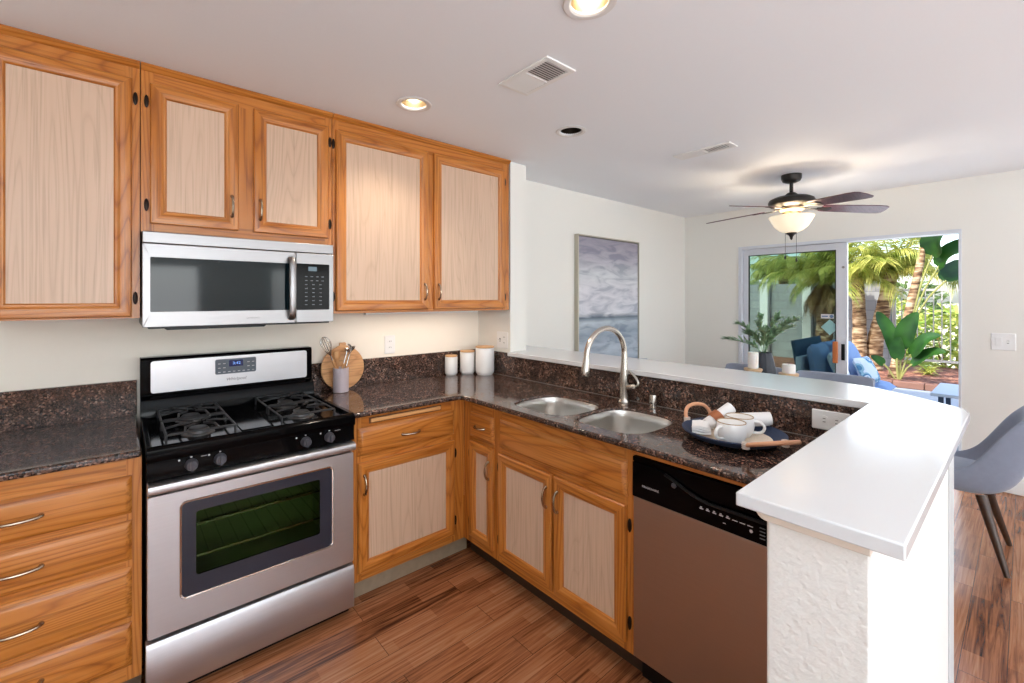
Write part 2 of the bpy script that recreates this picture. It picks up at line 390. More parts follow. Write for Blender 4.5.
WINS = [(-.9, 1.1), (2.3, 4.3)]; wz0, wz1 = .9, 2.1
m = MB(); m.box(XL, WINS[0][0], YF-.1, YF, 0, CZ).box(WINS[0][1], WINS[1][0], YF-.1, YF, 0, CZ).box(WINS[1][1], XD, YF-.1, YF, 0, CZ)
for a, b in WINS: m.box(a, b, YF-.1, YF, 0, wz0).box(a, b, YF-.1, YF, wz1, CZ)
struct('wall_front', m, WALLM)
for i, (a, b) in enumerate(WINS):
    m = MB(); f = .05
    m.box(a, b, YF-.08, YF-.03, wz0, wz0+f).box(a, b, YF-.08, YF-.03, wz1-f, wz1).box(a, a+f, YF-.08, YF-.03, wz0+f, wz1-f).box(b-f, b, YF-.08, YF-.03, wz0+f, wz1-f).box((a+b)/2-f/2, (a+b)/2+f/2, YF-.08, YF-.03, wz0+f, wz1-f)
    w = struct('window_%d' % (i+1), m, TRIMW)
    mk('pane', MB().box(a+f, (a+b)/2-f/2, YF-.058, YF-.052, wz0+f, wz1-f), PANEW, w); mk('pane', MB().box((a+b)/2+f/2, b-f, YF-.058, YF-.052, wz0+f, wz1-f), PANEW, w)
# half wall of the peninsula, its stub end and the column at the range wall
HZ = 1.054
m = MB(); m.box(2.0, XH, -2.51, -.365, 0, HZ)
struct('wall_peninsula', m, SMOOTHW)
m = MB(); m.box(.88, 2.0, -2.508, -2.35, 0, HZ); struct('wall_peninsula_end', m, STUCCO, .006)
struct('wall_column', MB().box(2.0, XH, -.365, 0, 0, CZ), WALLM)
# moulded apron board under the bar end
m = MB(); m.prism([(-2.509, 1.033), (-2.354, 1.033), (-2.348, 1.035), (-2.342, 1.040), (-2.338, 1.046), (-2.336, HZ-.001), (-2.509, HZ-.001)], 'x', .862, .879); struct('trim_1', m, paint('apron_board_paint', (232, 220, 208), .03, 60, .5), .0015)
def base(name, x0, x1, y0, y1): struct(name, MB().box(x0, x1, y0, y1, .001, .105), TRIMW, .004)
base('baseboard_right', XD-.014, XD, YF+.02, DY0-.03); base('baseboard_right_corner', XD-.014, XD, DY1+.03, YD-.001); base('baseboard_dining', XH+.001, XD-.02, YD-.014, YD)

# breakfast bar top (L-shaped, clipped outer corner)
ol = [(.836, -2.312), (.836, -2.555), (2.03, -2.555), (2.10, -2.54), (2.17, -2.47), (2.25, -2.38), (2.345, -2.25), (2.385, -2.10), (2.385, YD-.003), (XH+.002, YD-.003), (XH+.002, -.368), (1.968, -.368), (1.968, -2.312)]
bt = tag(mk('breakfast_bar_top', MB().prism(ol, 'z', HZ+.001, 1.081), BARW, None, (.9, -2.43, HZ+.001), .003), 'long white L-shaped breakfast bar top capping the half wall', 'bar top')

# ------------------------------------------------------------------ upper cabinets
UB = Plane('B', -.365); UZ = 1.372
def upper(name, label, u0, u1, z0, doors, stiles, rails):
    cab = thing(name, label, 'cabinet', ((u0+u1)/2, 0, z0), 'oak wall cabinets')
    carcass(cab, UB, u0, u1, z0, CZ-.001, .364)
    face_frame(cab, UB, u0, u1, z0, CZ-.001, stiles, rails)
    for d in doors: cab_door(cab, UB, *d)
    mm = MB(); pts = [(-.366, 2.376), (-.372, 2.378), (-.378, 2.386), (-.386, 2.392), (-.390, 2.399), (-.366, 2.399)]
    mm.prism(pts, 'x', u0, u1); mk('crown_molding', mm, OAKX, cab)
    return cab
T1 = CZ-.001
upper('wall_cabinet', 'tall single-door oak wall cabinet left of the microwave', -.452, -.006, UZ, [(-.427, -.031, 1.378, 2.328, None, 'b', 'r')],
      [(-.452, -.405, UZ, T1), (-.053, -.006, UZ, T1)], [(-.405, -.053, 2.32, T1), (-.405, -.053, UZ, 1.392)])
upper('wall_cabinet', 'short two-door oak wall cabinet above the microwave', -.003, .765, 1.722, [(.026, .342, 1.757, 2.328, 'r', 'b', 'l'), (.403, .744, 1.757, 2.328, 'l', 'b', 'r')],
      [(-.003, .04, 1.722, T1), (.328, .417, 1.77, 2.32), (.73, .765, 1.722, T1)], [(.04, .73, 2.32, T1), (.04, .73, 1.722, 1.77)])
upper('wall_cabinet', 'wide two-door oak wall cabinet right of the microwave above the canisters', .768, 1.985, UZ, [(.784, 1.333, 1.386, 2.324, 'r', 'b', 'l'), (1.375, 1.936, 1.386, 2.324, 'l', 'b', 'r')],
      [(.768, .80, UZ, T1), (1.318, 1.39, 1.40, 2.31), (1.922, 1.985, UZ, T1)], [(.80, 1.922, 2.31, T1), (.80, 1.922, UZ, 1.40)])

# ------------------------------------------------------------------ base cabinets
BB = Plane('B', -.62); BP = Plane('P', 1.42); KZ = .10
for o_ in [q for q in COL.objects if q.get('label') and q['label'].startswith('wide two-door')]:
    mk('light_strip', MB().box(1.0, 1.8, -.25, -.215, UZ-.014, UZ-.0005), TRIMW, o_, bev=.002)
lamp('under_cabinet_lamp', 'AREA', (1.4, -.232, UZ-.016), 1.5, (1, .80, .62), (0, 0, 0), .78, .03)
c = thing('drawer_cabinet', 'oak four-drawer base cabinet left of the range', 'cabinet', (-.31, -.3, 0), 'oak base cabinets')
carcass(c, BB, -.62, -.007, KZ, .887, .61)
face_frame(c, BB, -.62, -.007, KZ, .887, [(-.62, -.57, KZ, .887), (-.05, -.007, KZ, .887)], [(-.57, -.05, .81, .887), (-.57, -.05, .655, .70), (-.57, -.05, .49, .535), (-.57, -.05, .29, .335), (-.57, -.05, KZ, .165)])
for z0, z1 in ((.690, .825), (.526, .666), (.323, .500), (.152, .304)): cab_drawer(c, BB, -.590, -.034, z0, z1, L=.11)
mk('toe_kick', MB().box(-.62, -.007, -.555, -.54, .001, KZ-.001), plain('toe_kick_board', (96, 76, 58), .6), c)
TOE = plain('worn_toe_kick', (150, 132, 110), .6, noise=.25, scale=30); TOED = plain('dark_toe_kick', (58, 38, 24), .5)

c = thing('base_cabinet', 'oak corner base cabinet with pull-out cutting board between range and sink', 'cabinet', (1.1, -.3, 0), 'oak base cabinets')
carcass(c, BB, .766, 1.40, KZ, .887, .61)
face_frame(c, BB, .766, 1.44, KZ, .887, [(.766, .815, KZ, .887), (1.33, 1.4195, KZ, .887)], [(.815, 1.33, .82, .887), (.815, 1.33, .655, .715), (.815, 1.33, KZ, .165)])
cab_drawer(c, BB, .795, 1.347, .699, .832)
cab_door(c, BB, .795, 1.347, .143, .667, 'l', 't', 'r')
b = MB(); pbox(b, BB, .853, 1.265, .846, .874, .0, .0025); mk('slot_rim', b, plain('dark_slot_edge', (96, 56, 26), .5), c)
b = MB(); pbox(b, BB, .860, 1.258, .851, .869, .0, .012); bo = mk('cutting_board_slide', b, plain('pale_board', (216, 160, 104), .4, noise=.1), c, bev=.004)
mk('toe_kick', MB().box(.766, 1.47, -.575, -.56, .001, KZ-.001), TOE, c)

c = thing('base_cabinet', 'narrow oak base cabinet in the corner with one small drawer and door', 'cabinet', (1.7, -.77, 0), 'oak base cabinets')
pu = lambda y: -y
carcass(c, BP, .66, .912, KZ, .887, .56, False)
face_frame(c, BP, .6205, .913, KZ, .887, [(.6205, .70, KZ, .887), (.872, .913, KZ, .887)], [(.70, .872, .818, .887), (.70, .872, .66, .702), (.70, .872, KZ, .165)])
cab_drawer(c, BP, .686, .890, .692, .828, L=.08)
cab_door(c, BP, .686, .890, .143, .668, 'r', 't', 'l', .115)
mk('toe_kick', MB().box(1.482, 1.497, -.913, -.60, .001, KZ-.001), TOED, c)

c = thing('sink_cabinet', 'oak sink base cabinet with false drawer front and two doors', 'cabinet', (1.7, -1.31, 0), 'oak base cabinets')
carcass(c, BP, .914, 1.714, KZ, .887, .56, False)
face_frame(c, BP, .914, 1.715, KZ, .887, [(.914, .95, KZ, .887), (1.285, 1.335, .16, .66), (1.672, 1.715, KZ, .887)], [(.95, 1.672, .818, .887), (.95, 1.672, .655, .70), (.95, 1.672, KZ, .160)])
cab_drawer(c, BP, .937, 1.687, .691, .832, False, 'false_front')
cab_door(c, BP, .935, 1.303, .139, .661, 'r', 't', 'l'); cab_door(c, BP, 1.316, 1.686, .139, .661, 'l', 't', 'r')
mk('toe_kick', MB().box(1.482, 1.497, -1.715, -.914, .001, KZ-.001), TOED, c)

# ------------------------------------------------------------------ granite counters
def superell(cx, cy, a, b, n=3.2, k=40):
    o_ = []
    for i in range(k):
        t = 2*pi*i/k; ct, st = cos(t), sin(t)
        o_.append((cx+a*abs(ct)**(2/n)*(1 if ct >= 0 else -1), cy+b*abs(st)**(2/n)*(1 if st >= 0 else -1)))
    return o_
def slab(outer, holes, z0, z1):
    m = MB(); eds = []
    for lp in [outer]+holes:
        vs = [m.b.verts.new((x, y, z1)) for x, y in lp]
        eds += [m.b.edges.new((vs[i], vs[(i+1) % len(vs)])) for i in range(len(vs))]
    bmesh.ops.triangle_fill(m.b, edges=eds, use_beauty=True)
    g = bmesh.ops.extrude_face_region(m.b, geom=m.b.faces[:])
    for v in g['geom']:
        if isinstance(v, bmesh.types.BMVert): v.co.z = z0
    return m
GZ0, GZ1 = .8885, .914
ct = thing('countertop', 'dark brown granite countertop left of the range', 'countertop', (-.25, -.3, GZ0))
mk('slab', MB().box(-.65, -.008, -.65, -.001, GZ0, GZ1), GRANITE, ct, bev=.009, seg=3)
mk('backsplash', MB().box(-.65, -.008, -.02, -.001, GZ1, 1.074), GRANITE, ct, bev=.002)
BOWL = [(1.628, -1.135, .178, .188), (1.648, -1.522, .190, .170)]
ct = thing('countertop', 'dark brown granite L-shaped countertop running from range along peninsula', 'countertop', (1.6, -.6, GZ0))
outer = [(.764, -.001), (.764, -.65), (1.36, -.65), (1.376, -.666), (1.376, -2.347), (1.979, -2.347), (1.979, -.001)]
mk('slab', slab(outer, [superell(*q) for q in BOWL], GZ0, GZ1), GRANITE, ct, bev=.009, seg=3)
mk('backsplash', MB().box(.764, 1.979, -.02, -.001, GZ1, 1.074), GRANITE, ct, bev=.002)
m = MB().box(1.98, 1.999, -2.347, -.001, GZ0, 1.0535); m.box(1.98, 1.999, -.36, -.001, 1.0535, 1.074)
mk('backsplash', m, GRANITE, ct, bev=.0015)
# caulk line at the foot of the long splash
mk('underlayment', MB().box(1.40, 1.425, -2.345, -1.718, .871, GZ0-.0005), OAKY, ct)
mk('caulk_line', MB().box(1.9755, 1.9798, -2.34, -.03, GZ1+.0003, GZ1+.003), plain('grey_caulk', (128, 122, 116), .5), ct)

sk = thing('kitchen_sink', 'stainless steel double-bowl sink set under the granite counter', 'sink', (1.64, -1.33, .72))
for (cx, cy, a, b) in BOWL:
    m = MB(); rings = []
    for dz, inset in ((.015, .0012), (.0153, .004), (.011, .006), (-.02, .007), (-.10, .014), (-.14, .024), (-.165, .045), (-.172, .085)):
        rings.append([(x, y, GZ0+dz) for x, y in superell(cx, cy, a-inset, b-inset, 3.2)])
    rings.append([(cx+.04*cos(2*pi*i/40), cy+.04*sin(2*pi*i/40), GZ0-.175) for i in range(40)])
    m.loops(rings, True, False, True); bw = mk('bowl', m, SINKM, sk, ang=50, fixn=False)
    for p in bw.data.polygons: p.flip()
    d = MB(); d.lathe([(.038, .001), (.036, .004), (.026, .003), (.02, -.001)], (cx, cy, GZ0-.175), 20); mk('drain', d, CHROME, bw)

fa = thing('kitchen_faucet', 'tall brushed gooseneck faucet arching over the sink divider', 'faucet', (1.935, -1.325, GZ1))
fx, fy = 1.935, -1.325
m = MB(); m.lathe([(.031, 0), (.031, .004), (.027, .010), (.0245, .02), (.0235, .07), (.025, .10), (.0235, .13), (.019, .17), (.0165, .21), (.0145, .26)], (fx, fy, GZ1+.0006), 24); mk('body', m, STEELZ, fa)
m = MB(); R = .155; arc = [(fx, fy, GZ1+.25)]+[(fx-R+R*cos(t), fy, GZ1+.255+R*.86*sin(t)) for t in [pi*k/18 for k in range(0, 19)]]
m.tube(arc, .0138, 14); mk('spout', m, STEELZ, fa)
m = MB(); ex = fx-2*R
m.tube([(ex, fy, GZ1+.258), (ex-.002, fy, GZ1+.235), (ex-.007, fy, GZ1+.20), (ex-.010, fy, GZ1+.175), (ex-.0105, fy, GZ1+.17)], [.0145, .0165, .0195, .0205, .018], 16); sp = mk('spray_head', m, STEELZ, fa)
mk('nozzle', MB().lathe([(.0155, 0), (.0155, -.003)], (ex-.0107, fy, GZ1+.169), 16), BLACKM, sp)
m = MB(); m.tube([(fx, fy-.018, GZ1+.078), (fx, fy-.035, GZ1+.080), (fx+.001, fy-.058, GZ1+.086), (fx+.002, fy-.066, GZ1+.088)], [.017, .017, .0165, .012], 14)
m.tube(smooth_path([(fx+.002, fy-.060, GZ1+.088), (fx+.002, fy-.076, GZ1+.094), (fx+.001, fy-.080, GZ1+.112), (fx, fy-.060, GZ1+.140), (fx-.002, fy-.036, GZ1+.160), (fx-.003, fy-.030, GZ1+.163)], 4), [.0085]*8+[.0072]*8+[.006]*5, 10); mk('lever_handle', m, STEELZ, fa)
ag = thing('air_gap_cap', 'small brushed steel air gap cap on counter behind the sink', 'air gap cap', (1.945, -1.485, GZ1))
m = MB(); m.lathe([(.024, 0), (.024, .003), (.019, .005), (.019, .058), (.017, .062), (.008, .063)], (1.945, -1.485, GZ1+.0006), 22); mk('cap', m, STEELZ, ag)
mk('vent_slot', MB().box(1.9255, 1.928, -1.49, -1.478, GZ1+.02, GZ1+.026), BLACKM, ag)

# ------------------------------------------------------------------ gas range
def rrect(u0, u1, z0, z1, r, k=5):
    o_ = []
    for cx, cz, a0 in ((u1-r, z1-r, 0), (u0+r, z1-r, 90), (u0+r, z0+r, 180), (u1-r, z0+r, 270)):
        o_ += [(cx+r*cos(radians(a0+90*i/k)), cz+r*sin(radians(a0+90*i/k))) for i in range(k+1)]
    return o_
def plate(mb, pl, outline, t0, t1, mi=0):
    return mb.loops([[pl(u, z, t0) for u, z in outline], [pl(u, z, t1) for u, z in outline]], mi=mi)
RG = Plane('B', 0)     # t is simply the distance in front of the wall
rg = thing('gas_range', 'stainless steel freestanding gas range with black cooktop', 'stove', (.38, -.35, 0))
m = MB(); m.box(.004, .022, -.652, -.03, .03, .905).box(.735, .753, -.652, -.03, .03, .905).box(.022, .735, -.05, -.03, .03, .905).box(.022, .735, -.652, -.05, .03, .05).box(.022, .735, -.652, -.05, .80, .8955)
mk('body', m, BLACKM, rg)
m = MB(); m.box(.002, .756, -.664, -.055, .896, .908)
m.box(.002, .020, -.664, -.055, .908, .924).box(.738, .756, -.664, -.055, .908, .924).box(.02, .738, -.075, -.055, .908, .924)
m.prism([(-.664, .908), (-.664, .921), (-.670, .925), (-.684, .922), (-.692, .914), (-.694, .90), (-.694, .878), (-.690, .872), (-.664, .872), (-.664, .896)], 'x', .002, .756)
mk('cooktop', m, BLACKG, rg, bev=.003)
m = MB(); m.prism([(-.652, .871), (-.683, .871), (-.681, .84), (-.686, .805), (-.652, .800)], 'x', .004, .754); cp = mk('control_panel', m, BLACKG, rg, bev=.002)
for kx in (.135, .226, .540, .640):
    k = MB(); k.lathe([(.0215, 0), (.0215, -.004), (.0195, -.009), (.0185, -.022), (.016, -.0255)], (kx, -.6825, .839), 22, 'y'); kb = mk('knob', k, KNOBM, rg)
    mk('grip', MB().box(kx-.0045, kx+.0045, -.7165, -.706, .8215, .8565), KNOBM, kb, bev=.002)
    mk('tick_mark', MB().box(kx-.003, kx+.003, -.6838, -.682, .864, .868), PRINTW, kb)
m = MB()
for kx in (.098, .19, .503, .603): m.lathe([(.0035, 0), (.0035, -.0005)], (kx, -.6825, .861), 10, 'y')
m.box(.165, .183, -.6831, -.6822, .861, .8625); m.box(.665, .69, -.6831, -.6822, .861, .8625); mk('panel_print', m, PRINTW, cp)
# oven door
m = MB(); o_ = rrect(.006, .750, .247, .750, .008, 5); i_ = rrect(.098, .658, .350, .710, .022, 5)
m.loops([[RG(u, z, .655) for u, z in o_], [RG(u, z, .682) for u, z in o_], [RG(.378+(u-.378)*.996, .4985+(z-.4985)*.994, .685) for u, z in o_], [RG(u, z, .685) for u, z in i_], [RG(u, z, .655) for u, z in i_]], True, False, False)
dr = mk('oven_door', m, STEELX, rg)
m = MB(); i2 = rrect(.105, .651, .357, .703, .018, 5); m.loops([[RG(u, z, .685) for u, z in i_], [RG(.378+(u-.378)*.994, .53+(z-.53)*.991, .6875) for u, z in i_], [RG(u, z, .6865) for u, z in i2]], True, False, False); mk('window_trim', m, CHROME, dr)
m = MB(); iw = rrect(.149, .600, .424, .662, .01, 5); ii = rrect(.098, .658, .350, .710, .02, 5)
m.loops([[RG(u, z, .676) for u, z in ii], [RG(u, z, .6845) for u, z in ii], [RG(u, z, .6845) for u, z in iw], [RG(u, z, .676) for u, z in iw]], True, False, False); mk('window_border', m, GLASSB, dr)
OVG = thin_glass('green_oven_glass', (.58, .66, .50, 1), .12)
mk('window_pane', MB().box(.149, .600, -.683, -.679, .424, .662), OVG, dr)
m = MB(); m.box(.06, .70, -.30, -.29, .30, .76).box(.06, .07, -.652, -.30, .30, .76).box(.69, .70, -.652, -.30, .30, .76).box(.07, .69, -.652, -.30, .30, .31).box(.07, .69, -.652, -.30, .75, .76); mk('oven_cavity', m, plain('oven_enamel', (150, 152, 128), .35), rg)
for rz in (.47, .59):
    m = MB(); m.box(.072, .688, -.64, -.632, rz, rz+.007); m.box(.072, .688, -.33, -.322, rz, rz+.007)
    for k in range(12): m.box(.09+k*.052, .094+k*.052, -.632, -.33, rz, rz+.004)
    mk('oven_rack', m, CHROME, rg)
m = MB(); m.prism([(-.655, .758), (-.694, .759), (-.708, .765), (-.712, .778), (-.708, .792), (-.694, .797), (-.655, .797)], 'x', .006, .752); mk('door_handle', m, STEELX, dr, bev=.002)
m = MB(); m.prism([(-.655, .040), (-.684, .040), (-.688, .046), (-.690, .215), (-.682, .232), (-.662, .236), (-.655, .236)], 'x', .002, .752); mk('storage_drawer', m, STEELX, rg, bev=.002)
mk('kick_panel', MB().box(.01, .745, -.64, -.62, .001, .038), BLACKM, rg)
# backguard
m = MB(); m.prism([(-.006, .909), (-.006, 1.172), (-.012, 1.178), (-.068, 1.178), (-.078, 1.170), (-.080, 1.005), (-.110, .990), (-.128, .926), (-.128, .909)], 'x', .002, .757); bg = mk('backguard', m, BLACKG, rg, bev=.003)
SILV = plain('satin_silver_panel', (206, 206, 210), .38, .85)
m = MB(); plate(m, RG, rrect(.040, .728, 1.014, 1.162, .012), .0785, .0825); mk('backguard_panel', m, SILV, bg)
m = MB(); plate(m, RG, rrect(.292, .474, 1.073, 1.148, .008), .0825, .0840); pd = mk('control_pad', m, PADGREY, bg)
m = MB(); plate(m, RG, rrect(.352, .414, 1.108, 1.140, .003), .0840, .0846); mk('clock_display', m, LCD, pd)
text('lettering', '3:42', pd, DIGIT, (.385, -.0848, 1.124), (1, 0, 0), (0, 0, 1), .018, width=.034)
m = MB()
for r_ in range(3):
    for k in range(8):
        ux = .304+k*.0215
        if .33 < ux < .43 and r_ > 0: continue
        m.box(ux, ux+.011, -.0844, -.0839, 1.082+r_*.021, 1.085+r_*.021)
mk('button_print', m, PRINTW, pd)
text('lettering', 'Whirlpool', bg, plain('dark_print', (80, 80, 86), .4), (.383, -.0827, 1.045), (1, 0, 0), (0, 0, 1), .020, width=.088, shear=.25)
# burners and grates
for gx in (.175, .572):
    g = MB(); x0, x1 = gx-.112, gx+.112; bar = .0045
    def rod(pts): g.tube(pts, bar, 6)
    for ya, yb in ((-.395, -.625), (-.140, -.370)):
        cy_ = (ya+yb)/2
        for xa in (x0, x1): rod([(xa, ya, .944), (xa, yb, .944)])
        for yc in (ya, yb):
            rod([(x0, yc, .910), (x0, yc, .944), (x0+.012, yc, .946), (x1-.012, yc, .946), (x1, yc, .944), (x1, yc, .910)])
        for sx in (-1, 1):
            rod([(gx+sx*.112, cy_, .944), (gx+sx*.06, cy_, .953), (gx+sx*.028, cy_, .953)])
            rod([(gx+sx*.055, ya, .946), (gx+sx*.048, cy_+.06, .953), (gx+sx*.015, cy_+.028, .953)])
            rod([(gx+sx*.055, yb, .946), (gx+sx*.048, cy_-.06, .953), (gx+sx*.015, cy_-.028, .953)])
    mk('burner_grate', g, IRON, rg)
    for cy_ in (-.51, -.255):
        h = MB(); h.lathe([(.058, .0005), (.056, .004), (.040, .006), (.038, .016), (.034, .018)], (gx, cy_, .908), 24); bh = mk('burner', h, plain('aluminium_burner', (100, 100, 102), .4, .8), rg)
        mk('burner_cap', MB().lathe([(.033, 0), (.034, .003), (.031, .007), (.01, .008)], (gx, cy_, .926), 22), IRON, bh)
mk('centre_plate', MB().box(.315, .435, -.60, -.16, .9085, .912), BLACKG, rg, bev=.001)

# ------------------------------------------------------------------ over-the-range microwave
mw = thing('microwave_oven', 'stainless steel over-the-range microwave hung beneath the short oak cabinet', 'microwave', (.378, -.2, 1.335))
mk('body', MB().box(.001, .753, -.392, -.002, 1.338, 1.7195), BLACKM, mw)
m = MB(); m.box(.0, .754, -.420, -.392, 1.6735, 1.7195); mk('vent_strip', m, STEELM, mw, bev=.003)
m = MB(); o_ = rrect(0, .5745, 1.336, 1.671, .003); i_ = rrect(.025, .546, 1.397, 1.618, .004)
m.loops([[RG(u, z, .392) for u, z in o_], [RG(u, z, .4185) for u, z in o_], [RG(.287+(u-.287)*.994, 1.5035+(z-1.5035)*.99, .420) for u, z in o_], [RG(u, z, .420) for u, z in i_], [RG(u, z, .414) for u, z in i_]], True, False, False); md = mk('door', m, STEELM, mw)
mk('window', MB().box(.02, .551, -.418, -.394, 1.392, 1.623), MWGLASS, md)
m = MB(); m.tube(smooth_path([(.553, -.4205, 1.645), (.553, -.436, 1.64), (.552, -.452, 1.62), (.551, -.459, 1.56), (.551, -.461, 1.50), (.551, -.459, 1.44), (.552, -.452, 1.38), (.553, -.436, 1.36), (.553, -.4205, 1.355)], 3), .015, 12, flat=.45, up=(0, -1, 0)); mk('handle', m, STEELM, md)
m = MB(); plate(m, RG, rrect(.5765, .754, 1.336, 1.671, .003), .392, .420); cpn = mk('control_panel', m, STEELM, mw, bev=.0015)
m = MB(); plate(m, RG, rrect(.5775, .733, 1.396, 1.620, .005), .420, .4215); kp = mk('keypad', m, BLACKG, cpn)
m = MB(); plate(m, RG, rrect(.632, .672, 1.585, 1.606, .002), .4215, .4219); mk('clock_display', m, display('grey_display', (120, 150, 165), .45), kp)
m = MB()
for r_ in range(8):
    for k in range(4 if r_ < 2 else 3):
        ux = .616+k*(.026 if r_ < 2 else .034); m.box(ux, ux+.012, -.4219, -.4214, 1.556-r_*.0195, 1.5595-r_*.0195)
mk('key_print', m, plain('dim_key_print', (112, 118, 124), .5), kp)
text('lettering', 'SAMSUNG', md, PRINTG, (.392, -.4201, 1.364), (1, 0, 0), (0, 0, 1), .011, width=.052)
m = MB(); m.prism([(.015, 1.337), (.74, 1.337), (.735, 1.329), (.45, 1.329), (.44, 1.322), (.08, 1.322), (.07, 1.329), (.02, 1.329)], 'y', -.405, -.03); mk('underside', m, BLACKM, mw)

# ------------------------------------------------------------------ dishwasher
DP = Plane('P', 1.405)
dw = thing('dishwasher', 'black and stainless steel built-in dishwasher beside the sink cabinet', 'dishwasher', (1.7, -2.02, 0))
m = MB(); pbox(m, DP, 1.722, 2.321, .11, .865, -.03, -.57); mk('tub', m, BLACKM, dw)
m = MB(); plate(m, DP, rrect(1.721, 2.322, .112, .7125, .004), -.03, 0); mk('door', m, STEELY, dw, bev=.003)
# console with a pocket handle
m = MB(); po = [(1.79, .842)]+[(1.80+.40*t, .842-.058*min(1, (t*1.9))**1.0*(3*min(1, t*1.9)**1-2*min(1, t*1.9)**2)) for t in [i/16 for i in range(1, 17)]]+[(2.25, .785), (2.27, .842)]
o_ = rrect(1.721, 2.322, .7145, .862, .004)
pbox(m, DP, 1.721, 2.322, .7145, .862, -.03, -.004)
low = [(1.721, .7145), (2.322, .7145), (2.322, .842)]+po[::-1]+[(1.721, .842)]
plate(m, DP, low, -.004, .006); pbox(m, DP, 1.721, 2.322, .845, .862, -.004, .004)
cs = mk('console', m, BLACKG, dw, bev=.0015)
m = MB(); m.tube([DP(u, z-.003, .004) for u, z in po[2:-2]], .006, 8); mk('pocket_handle_edge', m, BLACKM, cs)
mk('latch', MB().lathe([(.009, 0), (.008, -.004), (.003, -.005)], DP(1.885, .803, .006), 14, 'x'), KNOBM, cs)
text('lettering', 'FRIGIDAIRE', cs, PRINTW, DP(1.795, .762, .0062), (0, -1, 0), (0, 0, 1), .0105, width=.066)
m = MB()
for k in range(5): pbox(m, DP, 1.975+k*.021, 1.987+k*.021, .757, .7605, .0058, .0064); pbox(m, DP, 1.977+k*.021, 1.983+k*.021, .762, .765, .0058, .0064)
for k in range(3): pbox(m, DP, 2.078+k*.022, 2.094+k*.022, .757, .7595, .0058, .0064)
m.lathe([(.005, 0), (.005, -.0005)], DP(2.133, .744, .0059), 10, 'x'); pbox(m, DP, 2.05, 2.058, .737, .739, .0058, .0064); mk('button_print', m, PRINTW, cs)
m = MB()
for k in range(4): pbox(m, DP, 2.157, 2.172, .732+k*.0105, .7345+k*.0105, .0058, .0075)
mk('vent', m, PRINTG, cs)
m = MB(); pbox(m, DP, 1.722, 2.321, .004, .105, -.06, -.075); mk('kick_panel', m, BLACKM, dw)

# ------------------------------------------------------------------ switches and sockets
def wall_plate(name, label, cat, pl, u, z, w, h, kinds, t=0.0, horizontal=False, group=None):
    o = thing(name, label, cat, pl(u, z, t), group)
    m = MB(); a = rrect(u-w/2, u+w/2, z-h/2, z+h/2, .004, 3); b_ = rrect(u-w/2+.003, u+w/2-.003, z-h/2+.003, z+h/2-.003, .003, 3)
    m.loops([[pl(x, y, t+.0003) for x, y in a], [pl(x, y, t+.003) for x, y in a], [pl(x, y, t+.0055) for x, y in b_]]); mk('cover_plate', m, WHITEPL, o)
    n = len(kinds)
    for i, k in enumerate(kinds):
        cu = u+(i-(n-1)/2)*.046 if not horizontal else u; f = t+.0055
        if k == 'socket':
            for s_ in (-1, 1):
                su, sz = (cu, z+s_*.0195) if not horizontal else (u+s_*.0195, z)
                m = MB(); plate(m, pl, [(su+.0165*cos(q), sz+.0165*max(-.78, min(.78, sin(q)))) if not horizontal else (su+.0165*max(-.78, min(.78, cos(q))), sz+.0165*sin(q)) for q in [2*pi*j/24 for j in range(24)]], f, f+.0015); r = mk('receptacle', m, WHITEPL, o)
                m = MB()
                for d_ in (-1, 1):
                    if horizontal: pbox(m, pl, su-.004, su+.005, sz+d_*.0063-.0013, sz+d_*.0063+.0013, f+.0012, f+.0018)
                    else: pbox(m, pl, su+d_*.0063-.0013, su+d_*.0063+.0013, sz-.003, sz+.006, f+.0012, f+.0018)
                mk('slots', m, SLOTD, r)
        elif k == 'toggle':
            m = MB(); pbox(m, pl, cu-.005, cu+.005, z-.012, z+.012, f, f+.001); r = mk('switch_slot', m, SLOTD, o)
            m = MB(); a0, a1 = pl(cu, z-.006, f+.001), pl(cu, z+.010, f+.013); m.tube([a0, a1], [.0048, .0036], 8); mk('toggle', m, WHITEPL, r)
        elif k == 'rocker':
            m = MB(); plate(m, pl, rrect(cu-.0165, cu+.0165, z-.033, z+.033, .003, 3), f, f+.003); mk('rocker', m, WHITEPL, o, bev=.001)
    return o
W0 = Plane('B', 0); WC = Plane('P', 2.0); WG = Plane('P', 1.98); WR = Plane('P', XD)
wall_plate('wall_socket', 'white duplex socket plate on wall above the cutting board', 'socket', W0, 1.272, 1.152, .073, .118, ['socket'])
wall_plate('switch_plate', 'white double plate in the corner above the tall canister', 'light switch', WC, .283, 1.158, .117, .116, ['toggle', 'socket'])
wall_plate('wall_socket', 'white sideways duplex socket set in the granite splash behind the tray', 'socket', WG, 2.197, .990, .118, .074, ['socket'], horizontal=True)
wall_plate('switch_plate', 'white double switch plate on the wall right of the sliding door', 'light switch', WR, 2.563, 1.126, .125, .128, ['rocker', 'toggle'])

